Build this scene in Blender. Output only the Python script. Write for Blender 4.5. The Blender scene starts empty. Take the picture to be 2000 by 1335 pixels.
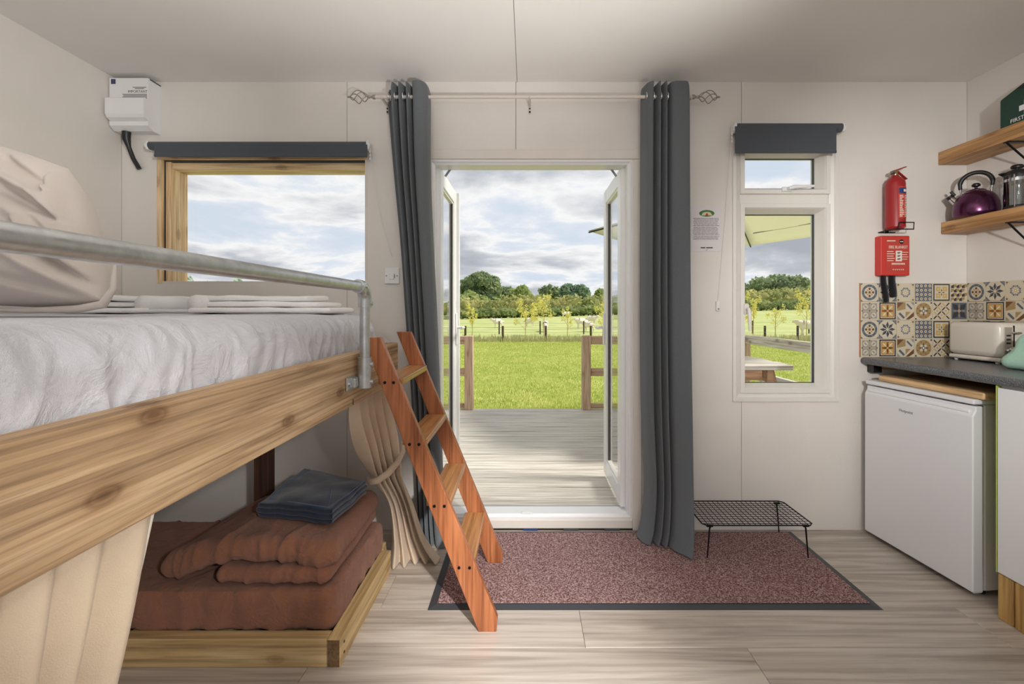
import bpy, bmesh, math, random
import numpy as np
from mathutils import Vector, Matrix, noise as mnoise
random.seed(7); RNG = np.random.default_rng(7)
SC = bpy.context.scene
COL = SC.collection
PI = math.pi

# ------------------------------------------------------------------ camera
FPX, VX, VY, CH = 889.0, 1030.0, 605.0, 1.23     # focal length in pixels, vanishing point, eye height
cd = bpy.data.cameras.new('camera'); cam = bpy.data.objects.new('camera', cd); COL.objects.link(cam)
cd.sensor_fit = 'HORIZONTAL'; cd.sensor_width = 36.0; cd.lens = 36.0*FPX/2000.0
cd.shift_x = (1000-VX)/2000.0; cd.shift_y = (VY-667.5)/2000.0
cd.clip_start = 0.02; cd.clip_end = 500
cam.location = (0, 0, CH); cam.rotation_euler = (PI/2, 0, 0)
SC.camera = cam
def X(px, D): return (px-VX)*D/FPX
def Z(py, D): return CH-(py-VY)*D/FPX

# ------------------------------------------------------------------ sky
W = bpy.data.worlds.new('sky'); SC.world = W; W.use_nodes = True
wn, wl = W.node_tree.nodes, W.node_tree.links
wn.clear()
def wnode(t, **k):
    n = wn.new(t)
    for a, v in k.items(): setattr(n, a, v)
    return n
w_out = wnode('ShaderNodeOutputWorld'); w_bg = wnode('ShaderNodeBackground')
w_tc = wnode('ShaderNodeTexCoord'); w_sep = wnode('ShaderNodeSeparateXYZ')
wl.new(w_tc.outputs['Generated'], w_sep.inputs[0])
def wmath(op, a, b=None):
    n = wnode('ShaderNodeMath', operation=op)
    for i, v in enumerate((a, b)):
        if v is None: continue
        if isinstance(v, (int, float)): n.inputs[i].default_value = v
        else: wl.new(v, n.inputs[i])
    return n.outputs[0]
den = wmath('ADD', wmath('MAXIMUM', w_sep.outputs[2], 0.0), 0.16)
w_c = wnode('ShaderNodeCombineXYZ')
wl.new(wmath('DIVIDE', w_sep.outputs[0], den), w_c.inputs[0])
wl.new(wmath('DIVIDE', w_sep.outputs[1], den), w_c.inputs[1])
w_c.inputs[2].default_value = 3.7
n1 = wnode('ShaderNodeTexNoise'); n1.inputs['Scale'].default_value = 0.85; n1.inputs['Detail'].default_value = 9
n1.inputs['Roughness'].default_value = 0.55; n1.inputs['Distortion'].default_value = 0.25
wl.new(w_c.outputs[0], n1.inputs['Vector'])
ramp = wnode('ShaderNodeValToRGB'); wl.new(n1.outputs['Fac'], ramp.inputs[0])
cr = ramp.color_ramp
cr.elements[0].position = 0.36; cr.elements[0].color = (0.66, 0.74, 0.85, 1)
cr.elements[1].position = 0.66; cr.elements[1].color = (0.42, 0.45, 0.50, 1)
for p, c in ((0.41, (0.74, 0.80, 0.88, 1)), (0.45, (0.95, 0.95, 0.95, 1)), (0.49, (0.80, 0.81, 0.83, 1)), (0.55, (0.54, 0.57, 0.62, 1))):
    e = cr.elements.new(p); e.color = c
wl.new(ramp.outputs[0], w_bg.inputs['Color']); w_bg.inputs['Strength'].default_value = 1.0
wl.new(w_bg.outputs[0], w_out.inputs['Surface'])

# ------------------------------------------------------------------ sun, exposure
sl = bpy.data.lights.new('sun', 'SUN'); sl.energy = 4.0; sl.angle = math.radians(12); sl.color = (1.0, 0.95, 0.86)
so = bpy.data.objects.new('sun', sl); COL.objects.link(so)
so.rotation_euler = Vector((-0.62, 0.05, -0.78)).to_track_quat('-Z', 'Y').to_euler()
so.location = (8, -2, 12)
SC.view_settings.view_transform = 'Standard'; SC.view_settings.look = 'None'
SC.view_settings.gamma = 1.0; SC.view_settings.use_curve_mapping = False
SC.view_settings.exposure = 0.0
FILL_W = (6.0, 26.0)  # watts of the two added pendant fill lamps
FILL_HEADS = [((0.15, 0.75, 2.5), 430.0, 1.05, 0.55), ((-2.27, 1.7, 2.32), 170.0, 0.68, 1.8), ((-0.64, 0.95, 0.85), 100.0, 0.45, 1.6), ((2.2, 2.3, 1.15), 270.0, 0.95, 1.7), ((0.0, 1.95, 0.0), 1000.0, 0.5, 1.9)]   # aim, watts, cone, height of the added fill lamp's heads

# ------------------------------------------------------------------ helpers: materials
M = {}
def lin(r, g, b):                      # sRGB 0-255 -> linear
    f = lambda c: (c/255/12.92) if c/255 <= 0.04045 else ((c/255+0.055)/1.055)**2.4
    return (f(r), f(g), f(b), 1.0)
def base(name, col, rough=0.5, metal=0.0, spec=0.5):
    m = bpy.data.materials.new(name); m.use_nodes = True
    b = m.node_tree.nodes['Principled BSDF']
    b.inputs['Base Color'].default_value = col; b.inputs['Roughness'].default_value = rough
    b.inputs['Metallic'].default_value = metal; b.inputs['Specular IOR Level'].default_value = spec
    M[name] = m
    return m, b, m.node_tree.nodes, m.node_tree.links
def coords(nt, lk, scale=(1, 1, 1), rnd=False):
    tc = nt.new('ShaderNodeTexCoord'); mp = nt.new('ShaderNodeMapping')
    mp.inputs['Scale'].default_value = scale
    src = tc.outputs['Object']
    if rnd:
        oi = nt.new('ShaderNodeObjectInfo'); mu = nt.new('ShaderNodeMath'); mu.operation = 'MULTIPLY'; mu.inputs[1].default_value = 37.0
        lk.new(oi.outputs['Random'], mu.inputs[0])
        ad = nt.new('ShaderNodeVectorMath'); ad.operation = 'ADD'
        cb = nt.new('ShaderNodeCombineXYZ')
        for i in range(3): lk.new(mu.outputs[0], cb.inputs[i])
        lk.new(src, ad.inputs[0]); lk.new(cb.outputs[0], ad.inputs[1]); src = ad.outputs[0]
    lk.new(src, mp.inputs['Vector'])
    return mp.outputs[0]
def nz(nt, lk, vec, scale, detail=4, rough=0.5, dist=0.0):
    n = nt.new('ShaderNodeTexNoise'); n.inputs['Scale'].default_value = scale; n.inputs['Detail'].default_value = detail
    n.inputs['Roughness'].default_value = rough; n.inputs['Distortion'].default_value = dist
    lk.new(vec, n.inputs['Vector']); return n.outputs['Fac']
def rampn(nt, lk, fac, stops):
    r = nt.new('ShaderNodeValToRGB'); lk.new(fac, r.inputs[0]); e = r.color_ramp.elements
    e[0].position, e[0].color = stops[0]; e[1].position, e[1].color = stops[-1]
    for p, c in stops[1:-1]:
        q = e.new(p); q.color = c
    return r.outputs[0]
def bump(nt, lk, b, h, strength, dist=0.01):
    n = nt.new('ShaderNodeBump'); n.inputs['Strength'].default_value = strength; n.inputs['Distance'].default_value = dist
    lk.new(h, n.inputs['Height']); lk.new(n.outputs[0], b.inputs['Normal'])
def mixc(nt, lk, fac, a, b, mode='MIX'):
    n = nt.new('ShaderNodeMix'); n.data_type = 'RGBA'; n.blend_type = mode
    for s, v in ((n.inputs[0], fac), (n.inputs[6], a), (n.inputs[7], b)):
        if hasattr(v, 'links') or hasattr(v, 'is_linked'): lk.new(v, s)
        else: s.default_value = v
    return n.outputs[2]
def plain(name, col, rough=0.5, metal=0.0, var=0.0, vs=6.0, bs=0.0, bsc=120.0, spec=0.5):
    m, b, nt, lk = base(name, col, rough, metal, spec)
    if var or bs:
        v = coords(nt, lk)
        if var:
            f = nz(nt, lk, v, vs, 4)
            lo = tuple(c*(1-var) for c in col[:3])+(1,); hi = tuple(min(1, c*(1+var)) for c in col[:3])+(1,)
            lk.new(rampn(nt, lk, f, [(0.3, lo), (0.7, hi)]), b.inputs['Base Color'])
        if bs: bump(nt, lk, b, nz(nt, lk, v, bsc, 3), bs, 0.004)
    return m
def wood(name, c1, c2, c3, axis=0, rough=0.55, across=22.0, along=1.3, knots=0.0, bs=0.25, obj_var=0.0, grain=0.7):
    m, b, nt, lk = base(name, c2, rough)
    sc = [across]*3; sc[axis] = along
    v = coords(nt, lk, sc, rnd=True)
    f1 = nz(nt, lk, v, 1.0, 6, 0.6, 0.9)
    sc2 = [across*5]*3; sc2[axis] = along*2
    f2 = nz(nt, lk, coords(nt, lk, sc2, rnd=True), 1.0, 3, 0.5)
    col = rampn(nt, lk, f1, [(0.28, c1), (0.5, c2), (0.72, c3)])
    fine = rampn(nt, lk, f2, [(0.34, (0.50, 0.47, 0.44, 1)), (0.56, (1.1, 1.1, 1.1, 1))])
    col = mixc(nt, lk, grain, col, fine, 'MULTIPLY')
    if knots:
        vo = nt.new('ShaderNodeTexVoronoi'); vo.voronoi_dimensions = '2D'; vo.inputs['Scale'].default_value = 1.0; vo.inputs['Randomness'].default_value = 1.0
        sp = nt.new('ShaderNodeSeparateXYZ'); lk.new(coords(nt, lk, (1, 1, 1), rnd=True), sp.inputs[0])
        oth = [i for i in range(3) if i != axis]
        ad = nt.new('ShaderNodeMath'); ad.operation = 'ADD'; lk.new(sp.outputs[oth[0]], ad.inputs[0]); lk.new(sp.outputs[oth[1]], ad.inputs[1])
        m1 = nt.new('ShaderNodeMath'); m1.operation = 'MULTIPLY'; m1.inputs[1].default_value = 2.6; lk.new(sp.outputs[axis], m1.inputs[0])
        m2 = nt.new('ShaderNodeMath'); m2.operation = 'MULTIPLY'; m2.inputs[1].default_value = 5.5; lk.new(ad.outputs[0], m2.inputs[0])
        cb2 = nt.new('ShaderNodeCombineXYZ'); lk.new(m1.outputs[0], cb2.inputs[0]); lk.new(m2.outputs[0], cb2.inputs[1]); lk.new(cb2.outputs[0], vo.inputs['Vector'])
        kc = rampn(nt, lk, vo.outputs['Distance'], [(0.02, (0.30, 0.22, 0.15, 1)), (0.05, (0.52, 0.43, 0.35, 1)), (0.065, (0.40, 0.32, 0.25, 1)), (0.10, (0.85, 0.80, 0.76, 1)), (0.2, (1, 1, 1, 1))])
        col = mixc(nt, lk, knots, col, kc, 'MULTIPLY')
    if obj_var:
        oi = nt.new('ShaderNodeObjectInfo')
        ov = rampn(nt, lk, oi.outputs['Random'], [(0.0, (1-obj_var,)*3+(1,)), (1.0, (1+obj_var,)*3+(1,))])
        col = mixc(nt, lk, 1.0, col, ov, 'MULTIPLY')
    lk.new(col, b.inputs['Base Color'])
    bump(nt, lk, b, f2, bs, 0.002)
    return m
def cloth(name, col, rough=0.95, weave=900.0, bs=0.25, var=0.08, vs=9.0, crease=0.0, sheen=0.2, crs=14.0):
    m, b, nt, lk = base(name, col, rough, 0, 0.2)
    v = coords(nt, lk)
    lo = tuple(c*(1-var) for c in col[:3])+(1,); hi = tuple(min(1, c*(1+var)) for c in col[:3])+(1,)
    lk.new(rampn(nt, lk, nz(nt, lk, v, vs, 5, 0.6), [(0.3, lo), (0.7, hi)]), b.inputs['Base Color'])
    b.inputs['Sheen Weight'].default_value = sheen
    h = nz(nt, lk, v, weave, 2)
    if crease:
        c = nz(nt, lk, v, crs, 5, 0.55, 0.8)
        mu = nt.new('ShaderNodeMath'); mu.operation = 'MULTIPLY_ADD'; mu.inputs[1].default_value = crease
        lk.new(c, mu.inputs[0]); lk.new(h, mu.inputs[2]); h = mu.outputs[0]
    bump(nt, lk, b, h, bs, 0.004)
    return m
def glass(name, tint=(1, 1, 1, 1), spec=1.0):
    m = bpy.data.materials.new(name); m.use_nodes = True; nt, lk = m.node_tree.nodes, m.node_tree.links
    nt.clear(); o = nt.new('ShaderNodeOutputMaterial'); t = nt.new('ShaderNodeBsdfTransparent'); t.inputs[0].default_value = tint
    g = nt.new('ShaderNodeBsdfGlossy'); g.inputs['Roughness'].default_value = 0.01
    f = nt.new('ShaderNodeFresnel'); f.inputs[0].default_value = 1.45
    mu = nt.new('ShaderNodeMath'); mu.operation = 'MULTIPLY'; mu.inputs[1].default_value = spec
    x = nt.new('ShaderNodeMixShader'); lk.new(f.outputs[0], mu.inputs[0]); lk.new(mu.outputs[0], x.inputs[0])
    lk.new(t.outputs[0], x.inputs[1]); lk.new(g.outputs[0], x.inputs[2]); lk.new(x.outputs[0], o.inputs[0])
    M[name] = m
def leafmat(name, c1, c2, c3, sc=0.5, trans=0.35):
    m = bpy.data.materials.new(name); m.use_nodes = True; nt, lk = m.node_tree.nodes, m.node_tree.links
    nt.clear(); o = nt.new('ShaderNodeOutputMaterial'); d = nt.new('ShaderNodeBsdfDiffuse'); t = nt.new('ShaderNodeBsdfTranslucent')
    x = nt.new('ShaderNodeMixShader'); x.inputs[0].default_value = trans
    c = rampn(nt, lk, nz(nt, lk, coords(nt, lk), sc, 4, 0.7), [(0.3, c1), (0.5, c2), (0.7, c3)])
    lk.new(c, d.inputs[0]); lk.new(c, t.inputs[0]); lk.new(d.outputs[0], x.inputs[1]); lk.new(t.outputs[0], x.inputs[2]); lk.new(x.outputs[0], o.inputs[0])
    M[name] = m

# room
plain('wall_paint', lin(228, 222, 215), 0.6, var=0.03, vs=3, bs=0.12, bsc=60)
plain('pole_paint', lin(216, 207, 197), 0.4)
plain('finial_paint', lin(158, 150, 142), 0.4, 0.3)
plain('seam_dark', lin(150, 138, 124), 0.8)
plain('ceiling_paint', lin(240, 237, 233), 0.6, var=0.02, vs=2, bs=0.06, bsc=50)
wood('vinyl_plank', lin(160, 148, 137), lin(188, 176, 164), lin(210, 200, 188), 0, 0.24, across=10, along=0.9, bs=0.1, obj_var=0.10, grain=0.45)
plain('subfloor', lin(70, 62, 55), 0.9)
plain('upvc', lin(240, 240, 240), 0.25)
plain('upvc_warm', lin(232, 228, 221), 0.3)
plain('cream_trim', lin(226, 219, 210), 0.5, var=0.03)
plain('gasket', lin(70, 72, 74), 0.6)
plain('steel_grey', lin(140, 142, 146), 0.35, 0.8)
plain('white_plastic', lin(236, 236, 234), 0.35)
plain('black_plastic', lin(28, 28, 30), 0.4)
plain('black_metal', lin(24, 24, 26), 0.4, 0.6)
wood('pine_reveal', lin(212, 176, 130), lin(236, 204, 158), lin(248, 228, 192), 2, 0.55, across=16, along=1.5, knots=0.6)
wood('pine_reveal_x', lin(212, 176, 130), lin(236, 204, 158), lin(248, 228, 192), 0, 0.55, across=16, along=1.5, knots=0.6)
wood('beam_wood', lin(136, 108, 80), lin(184, 152, 116), lin(212, 184, 148), 1, 0.65, across=30, along=1.0, knots=0.85, bs=0.4)
wood('beam_wood_x', lin(136, 108, 80), lin(184, 152, 116), lin(212, 184, 148), 0, 0.65, across=30, along=1.0, knots=0.85, bs=0.4)
wood('dark_post', lin(58, 36, 26), lin(84, 52, 36), lin(108, 70, 48), 2, 0.6)
wood('pale_timber_x', lin(160, 128, 82), lin(196, 164, 114), lin(216, 190, 142), 0, 0.55, across=14, along=1.0, knots=0.5)
wood('pale_timber_y', lin(172, 140, 92), lin(206, 176, 124), lin(224, 200, 152), 1, 0.55, across=14, along=1.0, knots=0.5)
wood('pale_timber_z', lin(160, 118, 62), lin(198, 156, 92), lin(220, 184, 122), 2, 0.55, across=14, along=1.0, knots=0.4)
wood('end_grain', lin(96, 70, 44), lin(118, 90, 60), lin(140, 108, 74), 1, 0.7, across=30, along=20)
wood('ladder_wood', lin(134, 76, 46), lin(168, 102, 64), lin(192, 126, 84), 2, 0.38, across=20, along=1.4)
wood('tread_wood', lin(150, 100, 56), lin(188, 134, 82), lin(214, 166, 110), 1, 0.3, across=20, along=1.6)
wood('shelf_wood', lin(146, 104, 62), lin(184, 138, 88), lin(208, 166, 114), 1, 0.5, across=18, along=1.3, knots=0.6)
wood('board_wood', lin(206, 164, 116), lin(226, 188, 140), lin(238, 206, 162), 1, 0.5, across=12, along=1.2)
m_, b_, nt_, lk_ = base('galvanised', lin(176, 178, 178), 0.42, 0.85)
v_ = coords(nt_, lk_); lk_.new(rampn(nt_, lk_, nz(nt_, lk_, v_, 26, 5, 0.65), [(0.3, lin(176, 178, 178)), (0.7, lin(208, 210, 210))]), b_.inputs['Base Color'])
lk_.new(rampn(nt_, lk_, nz(nt_, lk_, v_, 40, 4), [(0.3, (0.30,)*3+(1,)), (0.7, (0.42,)*3+(1,))]), b_.inputs['Roughness'])
# fabrics
cloth('sheet_white', lin(220, 219, 225), crease=14.0, bs=0.6, var=0.02, crs=11.0)
cloth('pillow_white', lin(206, 195, 186), crease=5.0, bs=0.35, var=0.03, crs=8.0)
cloth('towel_white', lin(250, 248, 246), weave=300, bs=0.5, var=0.02)
cloth('rust_sheet', lin(150, 100, 76), crease=12.0, bs=0.6, var=0.12)
cloth('navy_blanket', lin(26, 36, 58), weave=500, crease=2.0, bs=0.4, var=0.25, vs=14, sheen=0.5)
cloth('navy_piping', lin(92, 112, 148))
cloth('curtain_grey', lin(104, 108, 112), weave=500, bs=0.3, var=0.06, vs=200)
cloth('curtain_beige', lin(204, 184, 160), weave=500, bs=0.3, var=0.06, crease=2.0)
cloth('hem_cream', lin(232, 224, 206))
cloth('blind_grey', lin(82, 86, 92), weave=700, bs=0.2, var=0.05, vs=300)
cloth('mint_cloth', lin(168, 206, 186), weave=400, crease=2, bs=0.3)
cloth('strap_black', lin(30, 29, 31))
cloth('parasol_cream', lin(232, 230, 214), weave=300, bs=0.1, var=0.02)
m_ = M['parasol_cream']; nt_, lk_ = m_.node_tree.nodes, m_.node_tree.links
tr_ = nt_.new('ShaderNodeBsdfTranslucent'); tr_.inputs[0].default_value = lin(240, 238, 222); mx_ = nt_.new('ShaderNodeMixShader'); mx_.inputs[0].default_value = 0.5
lk_.new(nt_['Principled BSDF'].outputs[0], mx_.inputs[1]); lk_.new(tr_.outputs[0], mx_.inputs[2]); lk_.new(mx_.outputs[0], nt_['Material Output'].inputs[0])
# doormat pile
m_, b_, nt_, lk_ = base('mat_pile', lin(110, 66, 66), 0.95, 0, 0.1)
v_ = coords(nt_, lk_); f_ = nz(nt_, lk_, v_, 150, 3, 0.7)
lk_.new(rampn(nt_, lk_, f_, [(0.32, lin(80, 50, 54)), (0.48, lin(146, 108, 107)), (0.62, lin(206, 180, 175))]), b_.inputs['Base Color'])
bump(nt_, lk_, b_, f_, 0.9, 0.01)
plain('mat_rubber', lin(62, 64, 68), 0.45)
# kitchen
m_, b_, nt_, lk_ = base('worktop_black', lin(56, 58, 62), 0.28)
v_ = coords(nt_, lk_); lk_.new(rampn(nt_, lk_, nz(nt_, lk_, v_, 420, 2, 0.7), [(0.36, lin(44, 45, 49)), (0.52, lin(78, 80, 85)), (0.62, lin(150, 153, 158))]), b_.inputs['Base Color'])
plain('appliance_white', lin(232, 232, 235), 0.3)
plain('appliance_side', lin(216, 212, 206), 0.4)
plain('cabinet_white', lin(236, 236, 238), 0.35)
plain('lime_edge', lin(176, 190, 86), 0.4)
plain('toaster_cream', lin(226, 219, 208), 0.22)
plain('toaster_panel', lin(184, 176, 166), 0.3, 0.4)
plain('chrome', lin(205, 205, 205), 0.12, 1.0)
plain('purple_metal', lin(96, 54, 84), 0.22, 0.85)
plain('red_paint', lin(158, 36, 38), 0.35)
plain('red_plastic', lin(204, 56, 48), 0.45)
plain('red_label', lin(190, 66, 54), 0.6)
plain('label_print', lin(236, 220, 206), 0.7)
plain('label_blue', lin(32, 62, 118), 0.5)
plain('brass', lin(176, 160, 120), 0.3, 0.9)
plain('first_aid_green', lin(26, 62, 50), 0.55, bs=0.1, bsc=200)
plain('print_white', lin(236, 236, 234), 0.6)
plain('print_grey', lin(120, 112, 112), 0.8)
plain('print_dark', lin(60, 58, 60), 0.8)
plain('paper', lin(226, 220, 222), 0.75)
plain('print_green', lin(72, 122, 66), 0.7)
plain('print_cream', lin(222, 206, 170), 0.7)
plain('print_red', lin(190, 60, 44), 0.7)
plain('navy_sticker', lin(48, 52, 100), 0.5)
glass('window_glass', (1, 1, 1, 1), 0.35); glass('jug_glass', (0.93, 0.95, 0.95, 1), 1.6)
for nm, c in (('tile_cream', (214, 202, 178)), ('tile_blue', (92, 102, 116)), ('tile_brown', (116, 78, 50)), ('tile_tan', (168, 142, 98)),
              ('tile_orange', (178, 116, 66)), ('tile_dark', (58, 56, 58)), ('tile_yellow', (206, 176, 110)), ('tile_grey', (150, 148, 146)), ('tile_pale', (232, 224, 208))):
    plain(nm, lin(*c), 0.25)
plain('grout', lin(198, 188, 170), 0.9)
# outdoors
wood('deck_board', lin(186, 179, 166), lin(206, 200, 189), lin(222, 217, 207), 0, 0.6, across=30, along=1.5, bs=0.2, obj_var=0.05)
plain('deck_under', lin(30, 28, 25), 0.9)
wood('rail_timber_z', lin(176, 144, 116), lin(206, 176, 148), lin(224, 200, 174), 2, 0.7, across=18, along=1.5, knots=0.5)
wood('rail_timber_x', lin(176, 144, 116), lin(206, 176, 148), lin(224, 200, 174), 0, 0.7, across=18, along=1.5, knots=0.5)
wood('rail_grey_y', lin(206, 200, 193), lin(226, 221, 214), lin(240, 236, 230), 1, 0.7, across=14, along=1.2, knots=0.7)
wood('table_grey', lin(176, 168, 158), lin(204, 198, 190), lin(222, 218, 212), 0, 0.7, across=16, along=1.2, knots=0.5)
wood('table_brown', lin(142, 104, 78), lin(176, 136, 104), lin(198, 160, 128), 0, 0.7, across=16, along=1.2, knots=0.5)
wood('fence_post', lin(66, 50, 40), lin(88, 68, 54), lin(110, 88, 72), 2, 0.8)
plain('wire', lin(120, 120, 116), 0.5, 0.5)
m_, b_, nt_, lk_ = base('lawn', lin(122, 156, 60), 0.95, 0, 0.1)
v_ = coords(nt_, lk_); c_ = rampn(nt_, lk_, nz(nt_, lk_, v_, 0.9, 6, 0.7), [(0.3, lin(150, 164, 84)), (0.5, lin(176, 186, 100)), (0.7, lin(196, 196, 124))])
lk_.new(c_, b_.inputs['Base Color']); bump(nt_, lk_, b_, nz(nt_, lk_, v_, 30, 4), 0.8, 0.03)
m_, b_, nt_, lk_ = base('field', lin(160, 176, 92), 0.95, 0, 0.1)
v_ = coords(nt_, lk_); c_ = rampn(nt_, lk_, nz(nt_, lk_, v_, 0.35, 6, 0.7), [(0.3, lin(158, 172, 106)), (0.5, lin(178, 186, 122)), (0.7, lin(194, 196, 142))])
lk_.new(c_, b_.inputs['Base Color'])
leafmat('blade_green', lin(156, 172, 84), lin(182, 192, 100), lin(204, 206, 128), 1.5)
leafmat('blade_dry', lin(150, 160, 100), lin(184, 182, 134), lin(206, 198, 158), 1.5, 0.5)
leafmat('oak_leaf', lin(108, 128, 100), lin(146, 164, 122), lin(184, 194, 148), 0.45, 0.5)
leafmat('lime_leaf', lin(134, 152, 98), lin(174, 188, 122), lin(202, 210, 146), 0.45, 0.5)
leafmat('blue_leaf', lin(104, 130, 114), lin(138, 162, 134), lin(172, 188, 154), 0.45, 0.5)
leafmat('hedge_leaf', lin(142, 156, 104), lin(188, 190, 126), lin(220, 212, 154), 0.35, 0.5)
leafmat('hedge_dark', lin(112, 132, 92), lin(152, 166, 110), lin(188, 190, 132), 0.4, 0.5)
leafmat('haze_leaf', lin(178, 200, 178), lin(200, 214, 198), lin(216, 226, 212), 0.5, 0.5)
leafmat('willow_leaf', lin(204, 206, 110), lin(226, 220, 130), lin(240, 230, 156), 0.8, 0.5)
plain('bark', lin(98, 86, 72), 0.9)
plain('twig', lin(188, 160, 104), 0.8)
plain('wool', lin(232, 222, 206), 0.95, bs=0.6, bsc=18)
plain('sheep_face', lin(206, 192, 176), 0.9)

# ------------------------------------------------------------------ helpers: geometry
class MB:
    def __init__(s): s.v = []; s.f = []; s.m = []
    def add(s, vs, fs, mi=0, mat=None):
        k = len(s.v)
        s.v += [tuple(p) for p in vs]
        s.f += [tuple(i+k for i in f) for f in fs]; s.m += [mi]*len(fs)
        return s
    def box(s, x0, x1, y0, y1, z0, z1, b=0.0, mi=0, seg=1):
        if b <= 0:
            v = [(x0, y0, z0), (x1, y0, z0), (x1, y1, z0), (x0, y1, z0), (x0, y0, z1), (x1, y0, z1), (x1, y1, z1), (x0, y1, z1)]
            return s.add(v, [(0, 3, 2, 1), (4, 5, 6, 7), (0, 1, 5, 4), (1, 2, 6, 5), (2, 3, 7, 6), (3, 0, 4, 7)], mi)
        bm = bmesh.new(); bmesh.ops.create_cube(bm, size=1)
        for p in bm.verts: p.co = Vector(((x0+x1)/2+p.co.x*(x1-x0), (y0+y1)/2+p.co.y*(y1-y0), (z0+z1)/2+p.co.z*(z1-z0)))
        b = min(b, 0.49*min(x1-x0, y1-y0, z1-z0))
        bmesh.ops.bevel(bm, geom=list(bm.edges), offset=b, segments=seg, affect='EDGES', profile=0.5)
        return s.frombm(bm, mi)
    def frombm(s, bm, mi=0):
        bm.verts.index_update()
        s.add([p.co[:] for p in bm.verts], [tuple(p.index for p in f.verts) for f in bm.faces], mi); bm.free(); return s
    def obox(s, c, size, R, b=0.0, mi=0, seg=1):          # oriented box
        t = MB().box(-size[0]/2, size[0]/2, -size[1]/2, size[1]/2, -size[2]/2, size[2]/2, b, 0, seg)
        c = Vector(c); return s.add([c+R @ Vector(p) for p in t.v], t.f, mi)
    def tube(s, pts, r, seg=10, mi=0, cap=True):
        pts = [Vector(p) for p in pts]; n = len(pts)
        rs = r if isinstance(r, (list, tuple)) else [r]*n
        vs = []; fs = []; prev = None
        for i, p in enumerate(pts):
            t = (pts[min(i+1, n-1)]-pts[max(i-1, 0)]).normalized()
            if prev is None:
                a = Vector((0, 0, 1)) if abs(t.z) < 0.9 else Vector((1, 0, 0)); u = t.cross(a).normalized()
            else:
                u = (prev-t*prev.dot(t)); u = u.normalized() if u.length > 1e-6 else t.orthogonal().normalized()
            prev = u; w = t.cross(u)
            for k in range(seg):
                a = 2*PI*k/seg; vs.append(p+(u*math.cos(a)+w*math.sin(a))*rs[i])
        for i in range(n-1):
            for k in range(seg):
                k2 = (k+1) % seg; fs.append((i*seg+k, i*seg+k2, (i+1)*seg+k2, (i+1)*seg+k))
        if cap: fs.append(tuple(range(seg-1, -1, -1))); fs.append(tuple((n-1)*seg+k for k in range(seg)))
        return s.add(vs, fs, mi)
    def lathe(s, prof, c=(0, 0, 0), seg=28, mi=0):         # prof: (r, z)
        vs = []; fs = []; n = len(prof)
        for r, z in prof:
            for k in range(seg):
                a = 2*PI*k/seg; vs.append((c[0]+r*math.cos(a), c[1]+r*math.sin(a), c[2]+z))
        for i in range(n-1):
            for k in range(seg):
                k2 = (k+1) % seg; fs.append((i*seg+k, i*seg+k2, (i+1)*seg+k2, (i+1)*seg+k))
        if prof[0][0] > 1e-5: fs.append(tuple(range(seg-1, -1, -1)))
        if prof[-1][0] > 1e-5: fs.append(tuple((n-1)*seg+k for k in range(seg)))
        return s.add(vs, fs, mi)
    def prism(s, poly, a0, a1, axis='y', mi=0):            # poly in the two other axes, extruded
        n = len(poly)
        def P(p, a): return {'y': (p[0], a, p[1]), 'x': (a, p[0], p[1]), 'z': (p[0], p[1], a)}[axis]
        vs = [P(p, a0) for p in poly]+[P(p, a1) for p in poly]
        fs = [tuple(range(n)), tuple(range(2*n-1, n-1, -1))]+[(i, n+i, n+(i+1) % n, (i+1) % n) for i in range(n)]
        return s.add(vs, fs, mi)
    def grid(s, A, mi=0):                                  # A: (nv, nu, 3)
        nv, nu = A.shape[:2]
        return s.add(A.reshape(-1, 3).tolist(), [(j*nu+i, j*nu+i+1, (j+1)*nu+i+1, (j+1)*nu+i) for j in range(nv-1) for i in range(nu-1)], mi)
    def xf(s, R, t=(0, 0, 0)):
        t = Vector(t); s.v = [tuple(R @ Vector(p)+t) for p in s.v]; return s
FR = {}
def link_mesh(name, mb, mats, smooth=None, recalc=True):
    me = bpy.data.meshes.new(name)
    me.from_pydata(mb.v, [], mb.f)
    for m in (mats if isinstance(mats, (list, tuple)) else [mats]): me.materials.append(M[m])
    if any(mb.m): me.polygons.foreach_set('material_index', mb.m)
    if recalc:
        bm = bmesh.new(); bm.from_mesh(me); bmesh.ops.recalc_face_normals(bm, faces=bm.faces); bm.to_mesh(me); bm.free()
    if smooth is not None:
        me.polygons.foreach_set('use_smooth', [True]*len(me.polygons)); me.set_sharp_from_angle(angle=math.radians(smooth))
    me.update(); return me
def setp(o, label=None, cat=None, group=None, kind=None):
    for k, v in (('label', label), ('category', cat), ('group', group), ('kind', kind)):
        if v: o[k] = v
    return o
def mk(name, mb, mats, parent=None, label=None, cat=None, group=None, kind=None, smooth=None, recalc=True):
    if name in ('printed_lines', 'crown', 'wire_grid'): kind = 'stuff'
    a = np.array(mb.v); lo, hi = a.min(0), a.max(0)
    o = (lo+hi)/2
    if parent is None: o[2] = lo[2]
    mb.v = (a-o).tolist()
    ob = bpy.data.objects.new(name, link_mesh(name, mb, mats, smooth, recalc)); COL.objects.link(ob)
    FR[ob] = o
    if parent is not None: ob.parent = parent; ob.location = o-FR[parent]
    else: ob.location = o
    return setp(ob, label, cat, group, kind)
def thing(name, label, cat, loc, rotz=0.0, group=None, kind=None, local=False):
    e = bpy.data.objects.new(name, None); COL.objects.link(e); e.location = loc; e.rotation_euler = (0, 0, rotz)
    e.empty_display_size = 0.05
    FR[e] = np.zeros(3) if local else np.array(loc, float)
    return setp(e, label, cat, group, kind)
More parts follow.
